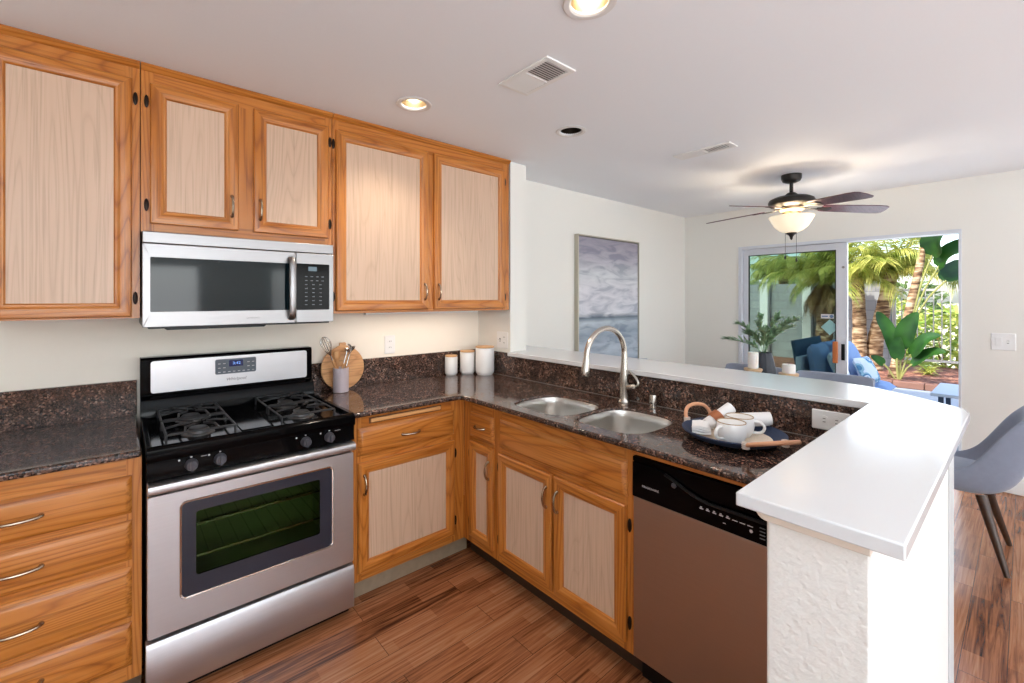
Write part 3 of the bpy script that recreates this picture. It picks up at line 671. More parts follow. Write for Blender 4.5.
# ------------------------------------------------------------------ things on the counters
CT = GZ1+.0006
CERW = plain('white_ceramic', (240, 240, 240), .28, noise=.01); BAMB = plain('bamboo', (214, 168, 118), .45, noise=.08)
for nm, (cx, cy, r, h) in (('smallest white lidded canister of the three nearest the cutting board', (1.708, -.068, .044, .128)), ('middle-sized white lidded canister between the small and tall ones', (1.826, -.098, .052, .155)), ('tallest white lidded canister in the counter corner', (1.905, -.200, .066, .188))):
    o = thing('canister', nm, 'canister', (cx, cy, CT), 'white canisters in the corner')
    m = MB(); m.lathe([(r*.80, 0), (r*.84, .004), (r*.98, h*.10), (r, h*.14), (r, h*.985), (r*.985, h), (r*.90, h), (r*.88, h*.97)], (cx, cy, CT), 32); mk('body', m, CERW, o)
    m = MB(); m.lathe([(r*.87, 0), (r*.99, .002), (r*.99, .009), (r*.97, .0105), (r*.3, .011)], (cx, cy, CT+h+.0005), 32); mk('lid', m, BAMB, o)

# round board leaning on the splash
BOARD = oak('cutting_board_wood', 'x', [(176, 122, 76), (208, 154, 102), (222, 172, 120)], .45)
bd = thing('cutting_board', 'round wooden cutting board leaning on the wall behind the utensil crock', 'cutting board', (.937, -.06, CT))
lean = .13; R = .128
def bp(u, w, t):   # u along wall, w up the board, t thickness
    return (.937+u, -.068+w*sin(lean)*.30+0-t*cos(lean), CT+.0015+w*cos(lean)-t*sin(lean)*0)
ol = [(R*cos(t), R+R*sin(t)) for t in [radians(a) for a in range(110, 431, 8)]]
ol = [(q[0], q[1]) for q in ol]+[(.019, 2*R+.004), (.021, 2*R+.016), (.015, 2*R+.022), (-.015, 2*R+.022), (-.021, 2*R+.016), (-.019, 2*R+.004)]
m = MB(); m.loops([[bp(u, w, 0) for u, w in ol], [bp(u, w, .014) for u, w in ol]]); mk('board', m, BOARD, bd, bev=.003)

cr = thing('utensil_crock', 'pale mauve ceramic crock holding the kitchen utensils', 'utensil crock', (.903, -.128, CT))
m = MB(); cx, cy = .903, -.128; m.lathe([(.040, 0), (.043, .003), (.0435, .137), (.042, .139), (.040, .137), (.039, .008), (.01, .006)], (cx, cy, CT), 30); mk('body', m, plain('mauve_ceramic', (196, 182, 188), .4, noise=.02), cr)
WOODU = plain('beech_handle', (198, 146, 96), .5, noise=.12); UMET = plain('utensil_steel', (190, 188, 184), .25, 1)
def utensil(name, label, p0, p1, head):
    """p0 foot in the crock, p1 where the handle ends and the head starts"""
    o = thing(name, label, 'utensil', p0, 'utensils in the crock')
    mk('handle', MB().tube([p0, p1], [.006, .0075], 10), WOODU, o)
    d = (Vector(p1)-Vector(p0)).normalized(); head(o, Vector(p1), d); return o
def wires(o, p, d):
    m = MB(); s_ = d.cross(Vector((0, 1, 0))).normalized(); f_ = d.cross(s_)
    m.tube([p, p+d*.035], [.004, .003], 8)
    for k in range(7):
        a = pi*k/7; e = s_*cos(a)+f_*sin(a); q = p+d*.03
        m.tube(smooth_path([q+e*.002, q+e*.020+d*.040, q+e*.028+d*.075, q+e*.018+d*.105, q+d*.115, q-e*.018+d*.105, q-e*.028+d*.075, q-e*.020+d*.040, q-e*.002], 3), .0013, 5)
    mk('wire_balloon', m, UMET, o)
def ladle(o, p, d):
    m = MB(); e = Vector((.55, .30, 0)); m.tube([p, p+d*.07, p+d*.085+e*.006], [.0042, .0036, .0034], 8)
    c_ = p+d*.088+e*.030; rings = []
    for rr, h in ((.004, -.021), (.018, -.018), (.028, -.008), (.032, .004), (.031, .004), (.026, -.007), (.016, -.016), (.003, -.0185)):
        rings.append([tuple(c_+Vector((rr*cos(2*pi*i/18), rr*sin(2*pi*i/18)*.9, h+rr*.25*cos(2*pi*i/18)))) for i in range(18)])
    m.loops(rings, True, True, True); mk('bowl', m, UMET, o)
def fork(o, p, d):
    m = MB(); s_ = Vector((0, 1, 0)); e = d.cross(s_).normalized(); m.tube([p, p+d*.07], [.0042, .0036], 8)
    m.tube([p+d*.065, p+d*.085, p+d*.095], [.006, .014, .016], 10, flat=.25, up=tuple(e))
    for k in (-1, 0, 1): m.tube([p+d*.085+s_*.010*k, p+d*.115+s_*.013*k+e*.004, p+d*.125+s_*.012*k+e*.02], [.004, .0035, .003], 7)
    mk('fork_head', m, UMET, o)
def spoon(o, p, d):
    m = MB(); m.tube(smooth_path([p, p+d*.02, p+d*.04, p+d*.07, p+d*.085], 3), [.0075]*3+[.010]*3+[.020]*3+[.021]*3+[.006], 12, flat=.35, up=(0, -1, 0)); mk('spoon_head', m, WOODU, o)
z0 = CT+.010
utensil('whisk', 'steel wire whisk with wooden handle in the mauve crock', (cx+.020, cy-.004, z0), (cx-.049, cy-.003, CT+.185), wires)
utensil('wooden_spoon', 'wooden spoon standing upright in the mauve crock', (cx-.006, cy+.024, z0), (cx-.010, cy+.028, CT+.150), spoon)
utensil('ladle', 'steel ladle with wooden handle in the mauve crock', (cx-.020, cy+.010, z0), (cx+.021, cy+.010, CT+.160), ladle)
utensil('serving_fork', 'steel serving fork with wooden handle leaning right in the mauve crock', (cx-.012, cy-.021, z0), (cx+.024, cy-.022, CT+.148), fork)

# tray with mugs and napkins
tx, ty = 1.706, -1.955; NAVY = plain('navy_woven_rush', (44, 58, 86), .7, noise=.35, scale=120); RATT = plain('pink_rattan', (222, 164, 128), .45, noise=.06)
WOV = plain('beige_weave', (226, 208, 188), .8, noise=.15, scale=160)
tr = thing('serving_tray', 'round navy woven tray with two rattan handles on the granite', 'tray', (tx, ty, CT))
m = MB(); m.lathe([(.07, .0035), (.12, .006), (.152, .016), (.174, .032), (.178, .039), (.173, .041), (.148, .026), (.12, .0125), (.05, .011)], (tx, ty, CT), 48); mk('basket', m, NAVY, tr)
m = MB()
for k in range(4): m.lathe([(.012, 0), (.012, .004)], (tx+.09*cos(k*pi/2+.4), ty+.09*sin(k*pi/2+.4), CT), 12)
mk('feet', m, BLACKM, tr)
m = MB(); m.lathe([(.130, .0155), (.134, .0165), (.130, .0185), (.1, .0172), (.02, .0168)], (tx, ty, CT), 40); mk('woven_mat', m, WOV, tr)
def tray_handle(ang, lift, hs=.062):
    a = radians(ang); e = Vector((cos(a), sin(a), 0)); s_ = Vector((-sin(a), cos(a), 0)); b0 = Vector((tx, ty, CT+.040))+e*.170
    up = Vector((0, 0, lift[1]))+e*lift[0]
    P_ = [b0-s_*hs, b0-s_*hs*.97+up*.45, b0-s_*hs*.65+up*.86, b0+up, b0+s_*hs*.65+up*.86, b0+s_*hs*.97+up*.45, b0+s_*hs]
    h = mk('handle', MB().tube(smooth_path(P_, 4), .0075, 10), RATT, tr); h['label'] = 'pinkish rattan handle'
    for q in (b0-s_*hs, b0+s_*hs):
        m = MB()
        for k in range(4): m.tube([q+Vector((0, 0, -.010+k*.006))+e*.010*cos(j*pi/4)+s_*.010*sin(j*pi/4) for j in range(9)], .003, 6)
        mk('binding', m, plain('white_cord', (214, 200, 190), .7), h)
tray_handle(68, (.022, .055)); tray_handle(-122, (.10, .037), .075)
GLZ = plain('tan_glaze', (168, 140, 104), .4, noise=.2, scale=60)
def mug(label, cx, cy, r, h, ang):
    o = thing('mug', label, 'mug', (cx, cy, CT+.0188), 'stoneware mugs on the tray')
    m = MB(); m.lathe([(r*.70, 0), (r*.74, .003), (r*.92, h*.25), (r, h*.55), (r*.97, h*.95), (r*.955, h*.965)], (cx, cy, CT+.0188), 30, cap=True); m.lathe([(r*.955, h*.965), (r*.95, h), (r*.91, h), (r*.90, h*.9)], (cx, cy, CT+.0188), 30, mi=1, cap=False); m.lathe([(r*.90, h*.9), (r*.90, h*.5), (r*.8, h*.14), (r*.3, h*.09)], (cx, cy, CT+.0188), 30, mi=1)
    mk('body', m, [CERW, GLZ], o); a = radians(ang); e = Vector((cos(a), sin(a), 0)); c_ = Vector((cx, cy, CT+.0188))
    m = MB(); m.tube(smooth_path([c_+e*r*.93+Vector((0, 0, h*.80)), c_+e*(r+.018)+Vector((0, 0, h*.82)), c_+e*(r+.032)+Vector((0, 0, h*.58)), c_+e*(r+.022)+Vector((0, 0, h*.32)), c_+e*r*.90+Vector((0, 0, h*.24))], 4), .0065, 10, flat=.8); mk('handle', m, CERW, o)
mug('white stoneware mug with tan rim at the middle of the tray, handle pointing left', 1.622, -1.985, .050, .074, 165)
mug('white stoneware mug with tan rim at the right of the tray, handle pointing right', 1.726, -1.972, .050, .074, -78)
NAPK = plain('white_cotton', (238, 238, 240), .9, noise=.02)
def napkin_roll(label, p, d, L, r):
    o = MB(); p, d = Vector(p), Vector(d).normalized(); s_ = d.cross(Vector((0, 0, 1))).normalized(); f_ = s_.cross(d)
    spiral = []
    for i in range(44):
        a = i/43*2*pi*2.6; rr = r*(.35+.65*i/43); spiral.append((rr*cos(a), rr*sin(a)))
    inner = [((q[0]**2+q[1]**2)**.5) for q in spiral]
    inn = [(x*(1-.004/max(l, .005)), y*(1-.004/max(l, .005))) for (x, y), l in zip(spiral, inner)]
    lp = spiral+inn[::-1]
    o.loops([[tuple(p+d*t+s_*x+f_*y) for x, y in lp] for t in (-L/2, -L/4, L/4, L/2)])
    core = [(r*.9*cos(2*pi*i/20), r*.9*sin(2*pi*i/20)) for i in range(20)]
    o.loops([[tuple(p+d*t+s_*x+f_*y) for x, y in core] for t in (-L/2+.008, L/2-.008)])
    return tag(mk('napkin', o, NAPK, None, tuple(p-Vector((0, 0, r)))), label, 'napkin', 'rolled napkins on the tray')
nz = CT+.0188
napkin_roll('rolled white napkin held by the brown leather ring behind the mugs', (1.752, -1.886, nz+.050), (.62, -.36, .42), .125, .026)
napkin_roll('rolled white napkin lying behind the right-hand mug without a ring', (1.832, -1.985, nz+.044), (.55, -.80, .10), .115, .029)
m = MB(); p = Vector((1.740, -1.879, nz+.042)); d = Vector((.62, -.36, .42)).normalized(); s_ = d.cross(Vector((0, 0, 1))).normalized(); f_ = s_.cross(d)
m.loops([[tuple(p+d*t+s_*rr*cos(2*pi*i/24)+f_*rr*sin(2*pi*i/24)) for i in range(24)] for t, rr in ((-.018, .0275), (.018, .0275), (.018, .0295), (-.018, .0295), (-.018, .0275))], True, False, False)
tag(mk('napkin_ring', m, plain('tan_leather', (164, 96, 56), .55), None, tuple(p)), 'brown leather ring round the rolled napkin on the tray', 'napkin ring')
m = MB()
for k in range(4):
    zz = nz+.009+.0075*k; pts = []
    c_ = Vector((1.640-.002*k, -1.868+.001*k, zz)); ux, uy = Vector((.9, .42, 0)).normalized(), Vector((-.42, .9, 0)).normalized()
    g_ = []
    for i in range(5):
        g_.append([tuple(c_+ux*(a-.5)*(.095-.004*k)+uy*(i/4-.5)*(.066-.003*k)+Vector((0, 0, .005*sin(a*5+k)*.6+.0045*cos(i*1.7+k)*.5))) for a in [j/9 for j in range(10)]])
    rows = g_; top = [[(x, y, z+.0065) for x, y, z in r] for r in rows]
    V0 = [[m.b.verts.new(q) for q in r] for r in rows]; V1 = [[m.b.verts.new(q) for q in r] for r in top]
    for i in range(4):
        for j in range(9):
            m.face([V0[i][j], V0[i+1][j], V0[i+1][j+1], V0[i][j+1]]); m.face([V1[i][j], V1[i][j+1], V1[i+1][j+1], V1[i+1][j]])
    ed = [(i, 0) for i in range(5)]+[(4, j) for j in range(1, 10)]+[(i, 9) for i in range(3, -1, -1)]+[(0, j) for j in range(8, 0, -1)]
    for (a, b_), (c2, d2) in zip(ed, ed[1:]+ed[:1]): m.face([V0[a][b_], V0[c2][d2], V1[c2][d2], V1[a][b_]])
tag(mk('folded_cloth', m, NAPK, None, (1.655, -1.850, nz), bev=.002), 'folded white cloth lying at the left side of the navy tray', 'cloth')

# ------------------------------------------------------------------ ceiling fittings
def downlight(label, x, y, lit):
    o = thing('recessed_light', label, 'ceiling light', (x, y, CZ), 'recessed kitchen ceiling lights')
    m = MB(); m.lathe([(.060, -.001), (.084, -.001), (.086, -.003), (.082, -.006), (.066, -.006), (.060, -.001)], (x, y, CZ), 36, cap=False); mk('trim_ring', m, plain('white_ring', (228, 226, 224), .4), o)
    m = MB(); m.lathe([(.066, -.006), (.062, -.002), (.058, .030), (.044, .085), (.036, .105)], (x, y, CZ), 36, cap=False); m.lathe([(.036, .105), (.002, .106)], (x, y, CZ), 36)
    mk('reflector', m, plain('reflector_lit_unlit', (214, 198, 170) if lit else (64, 56, 48), .3, 1), o)  # lamp glow painted in: cream metal when lit, dark when off
    b = MB(); b.lathe([(.034, .088), (.036, .082), (.030, .052), (.015, .038), (.003, .035)], (x, y, CZ), 24)
    if lit:
        t = NT('lit_bulb'); t.set(Base_Color=(1, 1, 1, 1), Emission_Color=(1, .93, .80, 1), Emission_Strength=10); mk('bulb', b, t.m, o)
        lamp('downlight_beam', 'SPOT', (x, y, CZ+.028), 16, (1, .88, .72), (0, 0, 0), spot_size=radians(118), spot_blend=.7, shadow_soft_size=.03)
    else: mk('bulb', b, plain('unlit_bulb', (120, 110, 100), .15), o)
# the openings for the lights are cut into the ceiling slab
def cut_ceiling(spots):
    c = bpy.data.objects['ceiling']; m = MB()
    for x, y in spots: m.lathe([(.061, -.02), (.061, .115)], (x, y, CZ), 32)
    cu = mk('hole_cutter', m, CEILM); md = c.modifiers.new('holes', 'BOOLEAN'); md.object = cu; md.solver = 'EXACT'
    bpy.context.view_layer.update(); me = bpy.data.meshes.new_from_object(c.evaluated_get(bpy.context.evaluated_depsgraph_get()))
    c.modifiers.clear(); c.data = me; bpy.data.objects.remove(cu)
    for p_ in me.polygons: p_.use_smooth = False
LIGHTS = [('lit recessed ceiling light nearest the oak wall cabinets', 1.028, -.746, True), ('unlit dark recessed ceiling light between the two air vents', 1.884, -1.009, False), ('lit recessed ceiling light partly beyond the picture top edge', 1.083, -1.770, True)]
cut_ceiling([(x, y) for _, x, y, _ in LIGHTS])
for q in LIGHTS: downlight(*q)
def vent(label, x0, x1, y0, y1, n):
    o = thing('air_vent', label, 'air vent', ((x0+x1)/2, (y0+y1)/2, CZ), 'ceiling air vents')
    f = .022; ym = (y0+y1)/2; m = MB(); m.box(x0, x1, y0, y0+f, CZ-.008, CZ-.0005).box(x0, x1, y1-f, y1, CZ-.008, CZ-.0005).box(x0, x0+f, y0+f, y1-f, CZ-.008, CZ-.0005).box(x1-f, x1, y0+f, y1-f, CZ-.008, CZ-.0005).box(x0+f, x1-f, ym-.006, ym+.006, CZ-.008, CZ-.0005)
    mk('frame', m, TRIMW, o, bev=.002); mk('backing', MB().box(x0+f, x1-f, y0+f, y1-f, CZ-.0015, CZ-.0004), plain('vent_shadow', (70, 78, 78), .7), o)
    for half, (a, b_) in enumerate(((y0+f, ym-.006), (ym+.006, y1-f))):
        for k in range(n):
            yy = a+(k+.5)*(b_-a)/n; m = MB(); w_ = (b_-a)/n*.60; sg = 1 if half == 0 else -1; lo, hi = CZ-.0085, CZ-.002
            m.prism([(yy-w_*sg, lo), (yy-w_*sg+.0014, lo), (yy+w_*sg+.0014, hi), (yy+w_*sg, hi)], 'x', x0+f, x1-f); mk('louver', m, TRIMW, o)
vent('white ceiling air vent in front of the oak wall cabinets', 1.205, 1.378, -1.468, -1.172, 9)
vent('white ceiling air vent near the dining ceiling fan', 2.735, 2.858, -1.520, -1.160, 9)

# ------------------------------------------------------------------ ceiling fan
FX, FY = 3.87, -1.51
fan = thing('ceiling_fan', 'dark bronze ceiling fan with lit glass bowl above the dining table', 'ceiling fan', (FX, FY, CZ))
FB = plain('fan_bronze', (42, 38, 36), .38, .5)
def at(z): return (FX, FY, z)
mk('canopy', MB().lathe([(.030, -.062), (.058, -.050), (.068, -.030), (.068, -.0005)], at(CZ), 28), FB, fan)
mk('downrod', MB().lathe([(.013, 2.255), (.013, 2.342)], (FX, FY, 0), 14), FB, fan)
mk('motor_housing', MB().lathe([(.09, 2.150), (.135, 2.158), (.152, 2.172), (.155, 2.192), (.146, 2.212), (.115, 2.228), (.05, 2.240), (.028, 2.262), (.014, 2.266)], (FX, FY, 0), 36), FB, fan)
mk('switch_housing', MB().lathe([(.05, 2.085), (.058, 2.092), (.062, 2.115), (.085, 2.130), (.088, 2.149)], (FX, FY, 0), 28), plain('brushed_brass_band', (150, 130, 104), .3, .9), fan)
ROSE = oak('fan_blade_wood', 'x', [(64, 34, 44), (92, 54, 66), (106, 68, 80)], .45)
for k in range(5):
    a = radians(92+72*k); e = Vector((cos(a), sin(a), 0)); s_ = Vector((-sin(a), cos(a), 0)); o3 = Vector((FX, FY, 2.138)); tilt = radians(-12)
    up = Vector((0, 0, 1)); sv = s_*cos(tilt)+up*sin(tilt); nv = e.cross(sv)
    ou = [(.20, -.050), (.24, -.058), (.55, -.070), (.600, -.066), (.622, -.050), (.628, 0), (.622, .050), (.600, .066), (.55, .070), (.24, .058), (.20, .050)]
    m = MB(); dr_ = lambda r_: -.030*((r_-.2)/.43)
    m.loops([[tuple(o3+e*r_+sv*w_+nv*t+up*dr_(r_)) for r_, w_ in ou] for t in (-.003, .003)]); bl = mk('blade', m, ROSE, fan)
    m = MB(); m.tube([o3+e*.085+up*.010, o3+e*.13-up*.004, o3+e*.20-up*.0065], [.012, .010, .010], 10, flat=.45); pl_ = [(.17, -.02), (.255, -.035), (.275, 0), (.255, .035), (.17, .02)]
    m.loops([[tuple(o3+e*r_+sv*w_+nv*t+up*dr_(r_)) for r_, w_ in pl_] for t in (-.0075, -.0035)]); mk('blade_bracket', m, FB, bl)
t = NT('frosted_lamp_glass'); t.set(Base_Color=(.80, .72, .60, 1), Roughness=.4, Emission_Color=(1, .84, .58, 1), Emission_Strength=.55)
mk('glass_bowl', MB().lathe([(.148, 2.082), (.150, 2.076), (.140, 2.060), (.128, 2.035), (.108, 2.002), (.075, 1.972), (.035, 1.956), (.008, 1.953)], (FX, FY, 0), 40, cap=False), t.m, fan)
mk('finial', MB().lathe([(.034, 1.957), (.038, 1.948), (.020, 1.938), (.012, 1.925), (.008, 1.908), (.003, 1.900)], (FX, FY, 0), 20), FB, fan)
for dx, dy, zb in ((.012, -.03, 1.755), (-.02, .035, 1.775)):
    m = MB(); m.tube([(FX+dx, FY+dy, 1.965), (FX+dx, FY+dy, zb)], .0016, 6); m.lathe([(.003, .026), (.007, .012), (.006, 0), (.002, -.004)], (FX+dx, FY+dy, zb-.02), 12); mk('pull_chain', m, FB, fan)
lamp('fan_lamp', 'POINT', (FX, FY, 2.045), 13, (1, .86, .66), shadow_soft_size=.05)

# ------------------------------------------------------------------ dining area
# framed seascape on the dining wall
def seascape():
    t = NT('painted_seascape'); tc = t.n('TexCoord'); sx = t.n('SeparateXYZ'); t.l(tc.outputs['Object'], sx.inputs[0])
    mp = t.n('Mapping'); mp.inputs['Scale'].default_value = (2.2, 1, 9); t.l(tc.outputs['Object'], mp.inputs[0])
    nz = t.n('TexNoise'); nz.inputs['Scale'].default_value = 1.6; nz.inputs['Detail'].default_value = 7; nz.inputs['Distortion'].default_value = 1.0; t.l(mp.outputs[0], nz.inputs['Vector'])
    a = t.n('Math', operation='MULTIPLY_ADD'); t.l(nz.outputs['Fac'], a.inputs[0]); a.inputs[1].default_value = .035; t.l(sx.outputs['Z'], a.inputs[2])
    mr = t.n('MapRange'); mr.inputs['From Min'].default_value = 0; mr.inputs['From Max'].default_value = 1.31; t.l(a.outputs[0], mr.inputs[0])
    r = t.ramp([(0, lin(150, 162, 178)), (.22, lin(184, 194, 204)), (.33, lin(150, 163, 178)), (.405, lin(190, 200, 208)), (.435, lin(104, 118, 132)), (.465, lin(214, 215, 222)), (.62, lin(212, 211, 218)), (.74, lin(204, 207, 211)), (.86, lin(172, 168, 180)), (1, lin(148, 143, 156))])
    t.l(mr.outputs[0], r.inputs[0])
    r2 = t.ramp([(.36, (.50, .54, .62, 1)), (.5, (.90, .91, .93, 1)), (.66, (1.12, 1.12, 1.12, 1))]); t.l(nz.outputs['Fac'], r2.inputs[0])
    t.l(t.mix(.75, r.outputs[0], r2.outputs[0], 'MULTIPLY'), t.p.inputs['Base Color'])
    return t.set(Roughness=.6)
px0, px1, pz0, pz1 = 3.005, 3.965, .72, 2.022
pa = thing('framed_painting', 'large framed seascape painting of grey sea under lavender sky', 'painting', ((px0+px1)/2, YD, pz0))
m = MB(); f = .012
m.box(px0, px0+f, YD-.045, YD-.001, pz0, pz1).box(px1-f, px1, YD-.045, YD-.001, pz0, pz1).box(px0+f, px1-f, YD-.045, YD-.001, pz0, pz0+f).box(px0+f, px1-f, YD-.045, YD-.001, pz1-f, pz1); mk('frame', m, plain('champagne_frame', (186, 180, 166), .35, .6), pa, bev=.001)
mk('canvas', MB().box(px0+f+.006, px1-f-.006, YD-.038, YD-.003, pz0+f+.006, pz1-f-.006), seascape(), pa)

TABW = oak('table_wood', 'y', [(150, 116, 84), (182, 146, 110), (200, 166, 130)], .4)
tb = thing('dining_table', 'wooden dining table beyond the half wall carrying the vase and candles', 'table', (3.66, -1.46, 0))
mk('tabletop', MB().box(3.29, 4.03, -2.12, -.80, .718, .75), TABW, tb, bev=.004)
mk('apron', MB().box(3.35, 3.93, -2.06, -.855, .65, .7175), TABW, tb)
for lx in (3.36, 3.90):
    for ly in (-2.06, -.855):
        m = MB(); m.loops([[(lx-.022, ly-.022, .001), (lx+.022, ly-.022, .001), (lx+.022, ly+.022, .001), (lx-.022, ly+.022, .001)], [(lx-.035, ly-.035, .649), (lx+.035, ly-.035, .649), (lx+.035, ly+.035, .649), (lx-.035, ly+.035, .649)]]); mk('leg', m, TABW, tb)
UPH = plain('grey_blue_velvet', (140, 148, 167), .85, noise=.10, scale=30, Sheen_Weight=.4); WALN = oak('walnut_leg', 'z', [(30, 18, 12), (56, 34, 20), (80, 52, 32)], .4)
def dining_chair(label, x, y, rz):
    """faces +y before turning; shell seat with the arms sweeping up into the back"""
    o = thing('dining_chair', label, 'chair', (x, y, 0), 'grey upholstered dining chairs')
    Cp = [(.23, .455), (.12, .450), (-.02, .440), (-.14, .440), (-.205, .475), (-.245, .57), (-.275, .70), (-.298, .835), (-.302, .868)]
    Ep = [(.225, .462), (.13, .478), (.04, .492), (-.03, .510), (-.09, .555), (-.150, .655), (-.222, .785), (-.290, .845), (-.300, .868)]
    N = 12; inner = []; outer_ = []
    for i, (c, e) in enumerate(zip(Cp, Ep)):
        ri, ro = [], []; lowz = .385
        for k in range(N+1):
            q = k/N*2-1; w_ = abs(q)**3.2; yy, zz = c[0]+(e[0]-c[0])*w_, c[1]+(e[1]-c[1])*w_
            hw = .205+.035*w_ + (.0 if i < 5 else .004*(i-4)) - (.012 if i > 6 else 0)
            xx = hw*(abs(q)**.8)*(1 if q >= 0 else -1)
            ri.append((x+xx, y+yy, zz))
            w2 = abs(q)**10; y2, z2 = c[0]+(e[0]-c[0])*w2, c[1]+(e[1]-c[1])*w2
            th = .056*(1-.75*w2); dn = (0, -1) if i < 4 else ((-.7, -.75) if i == 4 else (-1, -.1)); xo = (.245+.003*min(i, 5))*(abs(q)**.7)*(1 if q >= 0 else -1)
            ro.append((x+xo, y+y2+dn[0]*th, z2+dn[1]*th*(1.1 if i < 4 else 1)))
        inner.append(ri); outer_.append(ro)
    m = MB(); m.loops([a+b[::-1] for a, b in zip(inner, outer_)], True, True, True)
    sh = mk('shell', m, UPH, o, ang=180); md = sh.modifiers.new('soft', 'SUBSURF'); md.levels = md.render_levels = 2
    m = MB(); m.loops([superell2(x, y+.02, .185, .195, z) for z in (.4535, .458)]+[superell2(x, y+.02, .178, .188, .478), superell2(x, y+.02, .15, .16, .486)], True, True, True); mk('seat_cushion', m, UPH, o, ang=60)
    mk('seat_frame', MB().box(x-.13, x+.13, y-.10, y+.12, .374, .3865), plain('black_bracket', (28, 24, 22), .4), o)
    for sx in (-1, 1):
        for sy in (-1, 1):
            mk('leg', MB().tube([(x+sx*.236, y+sy*.225, .0005), (x+sx*.19, y+sy*.175, .19), (x+sx*.145, y+sy*.128, .372)], [.0125, .019, .025], 12), WALN, o)
    # turn the whole chair about its own base
    o.rotation_euler = (0, 0, rz)
    return o
def superell2(cx, cy, a, b, z): return [(p, q, z) for p, q in superell(cx, cy, a, b, 4, 28)]
dining_chair('grey upholstered dining chair at the table end nearest the breakfast bar corner', 3.69, -2.385, 0)
dining_chair('grey dining chair behind the two candles, in front of the sliding door opening', 3.905, -1.70, pi/2)
dining_chair('grey dining chair showing behind the vase, nearest the door frame', 3.905, -1.14, pi/2)
dining_chair('grey dining chair at the table end under the seascape painting', 3.69, -.545, pi)
TZ = .7505
va = thing('vase', 'dark charcoal vase with green leafy stems on the dining table', 'vase', (3.64, -1.40, TZ))
m = MB(); m.lathe([(.055, 0), (.066, .02), (.082, .10), (.078, .17), (.060, .25), (.047, .295), (.042, .295), (.05, .25), (.06, .17), (.05, .02)], (3.64, -1.40, TZ), 12); mk('body', m, plain('charcoal_ceramic', (50, 56, 66), .5), va, ang=10)
LEAFG = leafmat('sage_leaf', (88, 126, 88), (160, 186, 150), 40)
def leaf(mb, p, d, L, w, nrm, mi=0, curl=.12):
    d = Vector(d).normalized(); s_ = d.cross(nrm)
    if s_.length < 1e-4: s_ = d.cross(Vector((1, 0, .2)))
    s_.normalize(); n_ = s_.cross(d); p = Vector(p); rows = []
    for t, ww in ((0, .12), (.3, .9), (.65, .8), (1, .05)):
        c_ = p+d*L*t-n_*(curl*L*t*t); rows.append([mb.b.verts.new(c_-s_*w*ww*.5+n_*w*.12*ww), mb.b.verts.new(c_), mb.b.verts.new(c_+s_*w*ww*.5+n_*w*.12*ww)])
    for a, b in zip(rows, rows[1:]):
        for i in range(2): mb.face([a[i], a[i+1], b[i+1], b[i]], mi)
rnd = random.Random(3)
for (dx, dy, h) in ((-.05, .34, .10), (-.06, .20, .22), (.02, .05, .26), (.0, -.12, .27), (-.03, -.22, .24), (.10, .10, .22), (-.10, -.04, .18), (.04, -.20, .20), (-.02, -.28, .26), (.05, -.10, .16), (-.05, .14, .15)):
    p0 = Vector((3.64, -1.40, TZ+.26)); P_ = smooth_path([p0, p0+Vector((dx*.25, dy*.18, h*.45+.03)), p0+Vector((dx*.65, dy*.55, h*.85+.03)), p0+Vector((dx, dy*.72, h+.02))], 5)
    m = MB(); m.tube(P_, .003, 5)
    for i in range(4, len(P_)):
        for k in range(3):
            dd = (P_[i]-P_[i-1]).normalized()+Vector((rnd.uniform(-.9, .9), rnd.uniform(-.9, .9), rnd.uniform(-.3, .8)))*.9
            leaf(m, P_[i], dd, rnd.uniform(.05, .075), .021, Vector((rnd.uniform(-.4, .4), rnd.uniform(-.4, .4), 1)))
    mk('leafy_stem', m, LEAFG, va, fixn=False)
PINE = plain('pale_turned_wood', (214, 182, 146), .5, noise=.06); WAX = plain('white_wax', (240, 238, 234), .4, noise=.01, Subsurface_Weight=.2)
for lab, lab2, hx, hy, hh, ch in (('turned pale wood candle holder beside the vase', 'tall white pillar candle beside the vase', 3.46, -1.388, .192, .118), ('turned pale wood candle holder standing apart from the vase', 'short white pillar candle standing apart from the vase', 3.46, -1.615, .186, .060)):
    o = thing('candle_holder', lab, 'candle holder', (hx, hy, TZ), 'candle holders on the dining table')
    m = MB(); m.lathe([(.046, 0), (.048, .008), (.038, .016), (.018, .03), (.016, hh-.055), (.026, hh-.040), (.034, hh-.034)], (hx, hy, TZ), 26); mk('stem', m, PINE, o)
    m = MB(); m.lathe([(.034, hh-.034), (.052, hh-.026), (.060, hh-.012), (.060, hh-.002), (.055, hh), (.02, hh-.001)], (hx, hy, TZ), 26); mk('dish', m, PINE, o)
    o = thing('candle', lab2, 'candle', (hx, hy, TZ+hh), 'white candles on the dining table')
    cr_ = .034 if ch > .1 else .040
    m = MB(); m.lathe([(cr_-.002, .0005), (cr_, .003), (cr_, ch-.004), (cr_-.004, ch), (.008, ch-.003)], (hx, hy, TZ+hh), 24); mk('wax', m, WAX, o)
    mk('wick', MB().tube([(hx, hy, TZ+hh+ch-.004), (hx+.001, hy, TZ+hh+ch+.006)], .0012, 5), SLOTD, o)

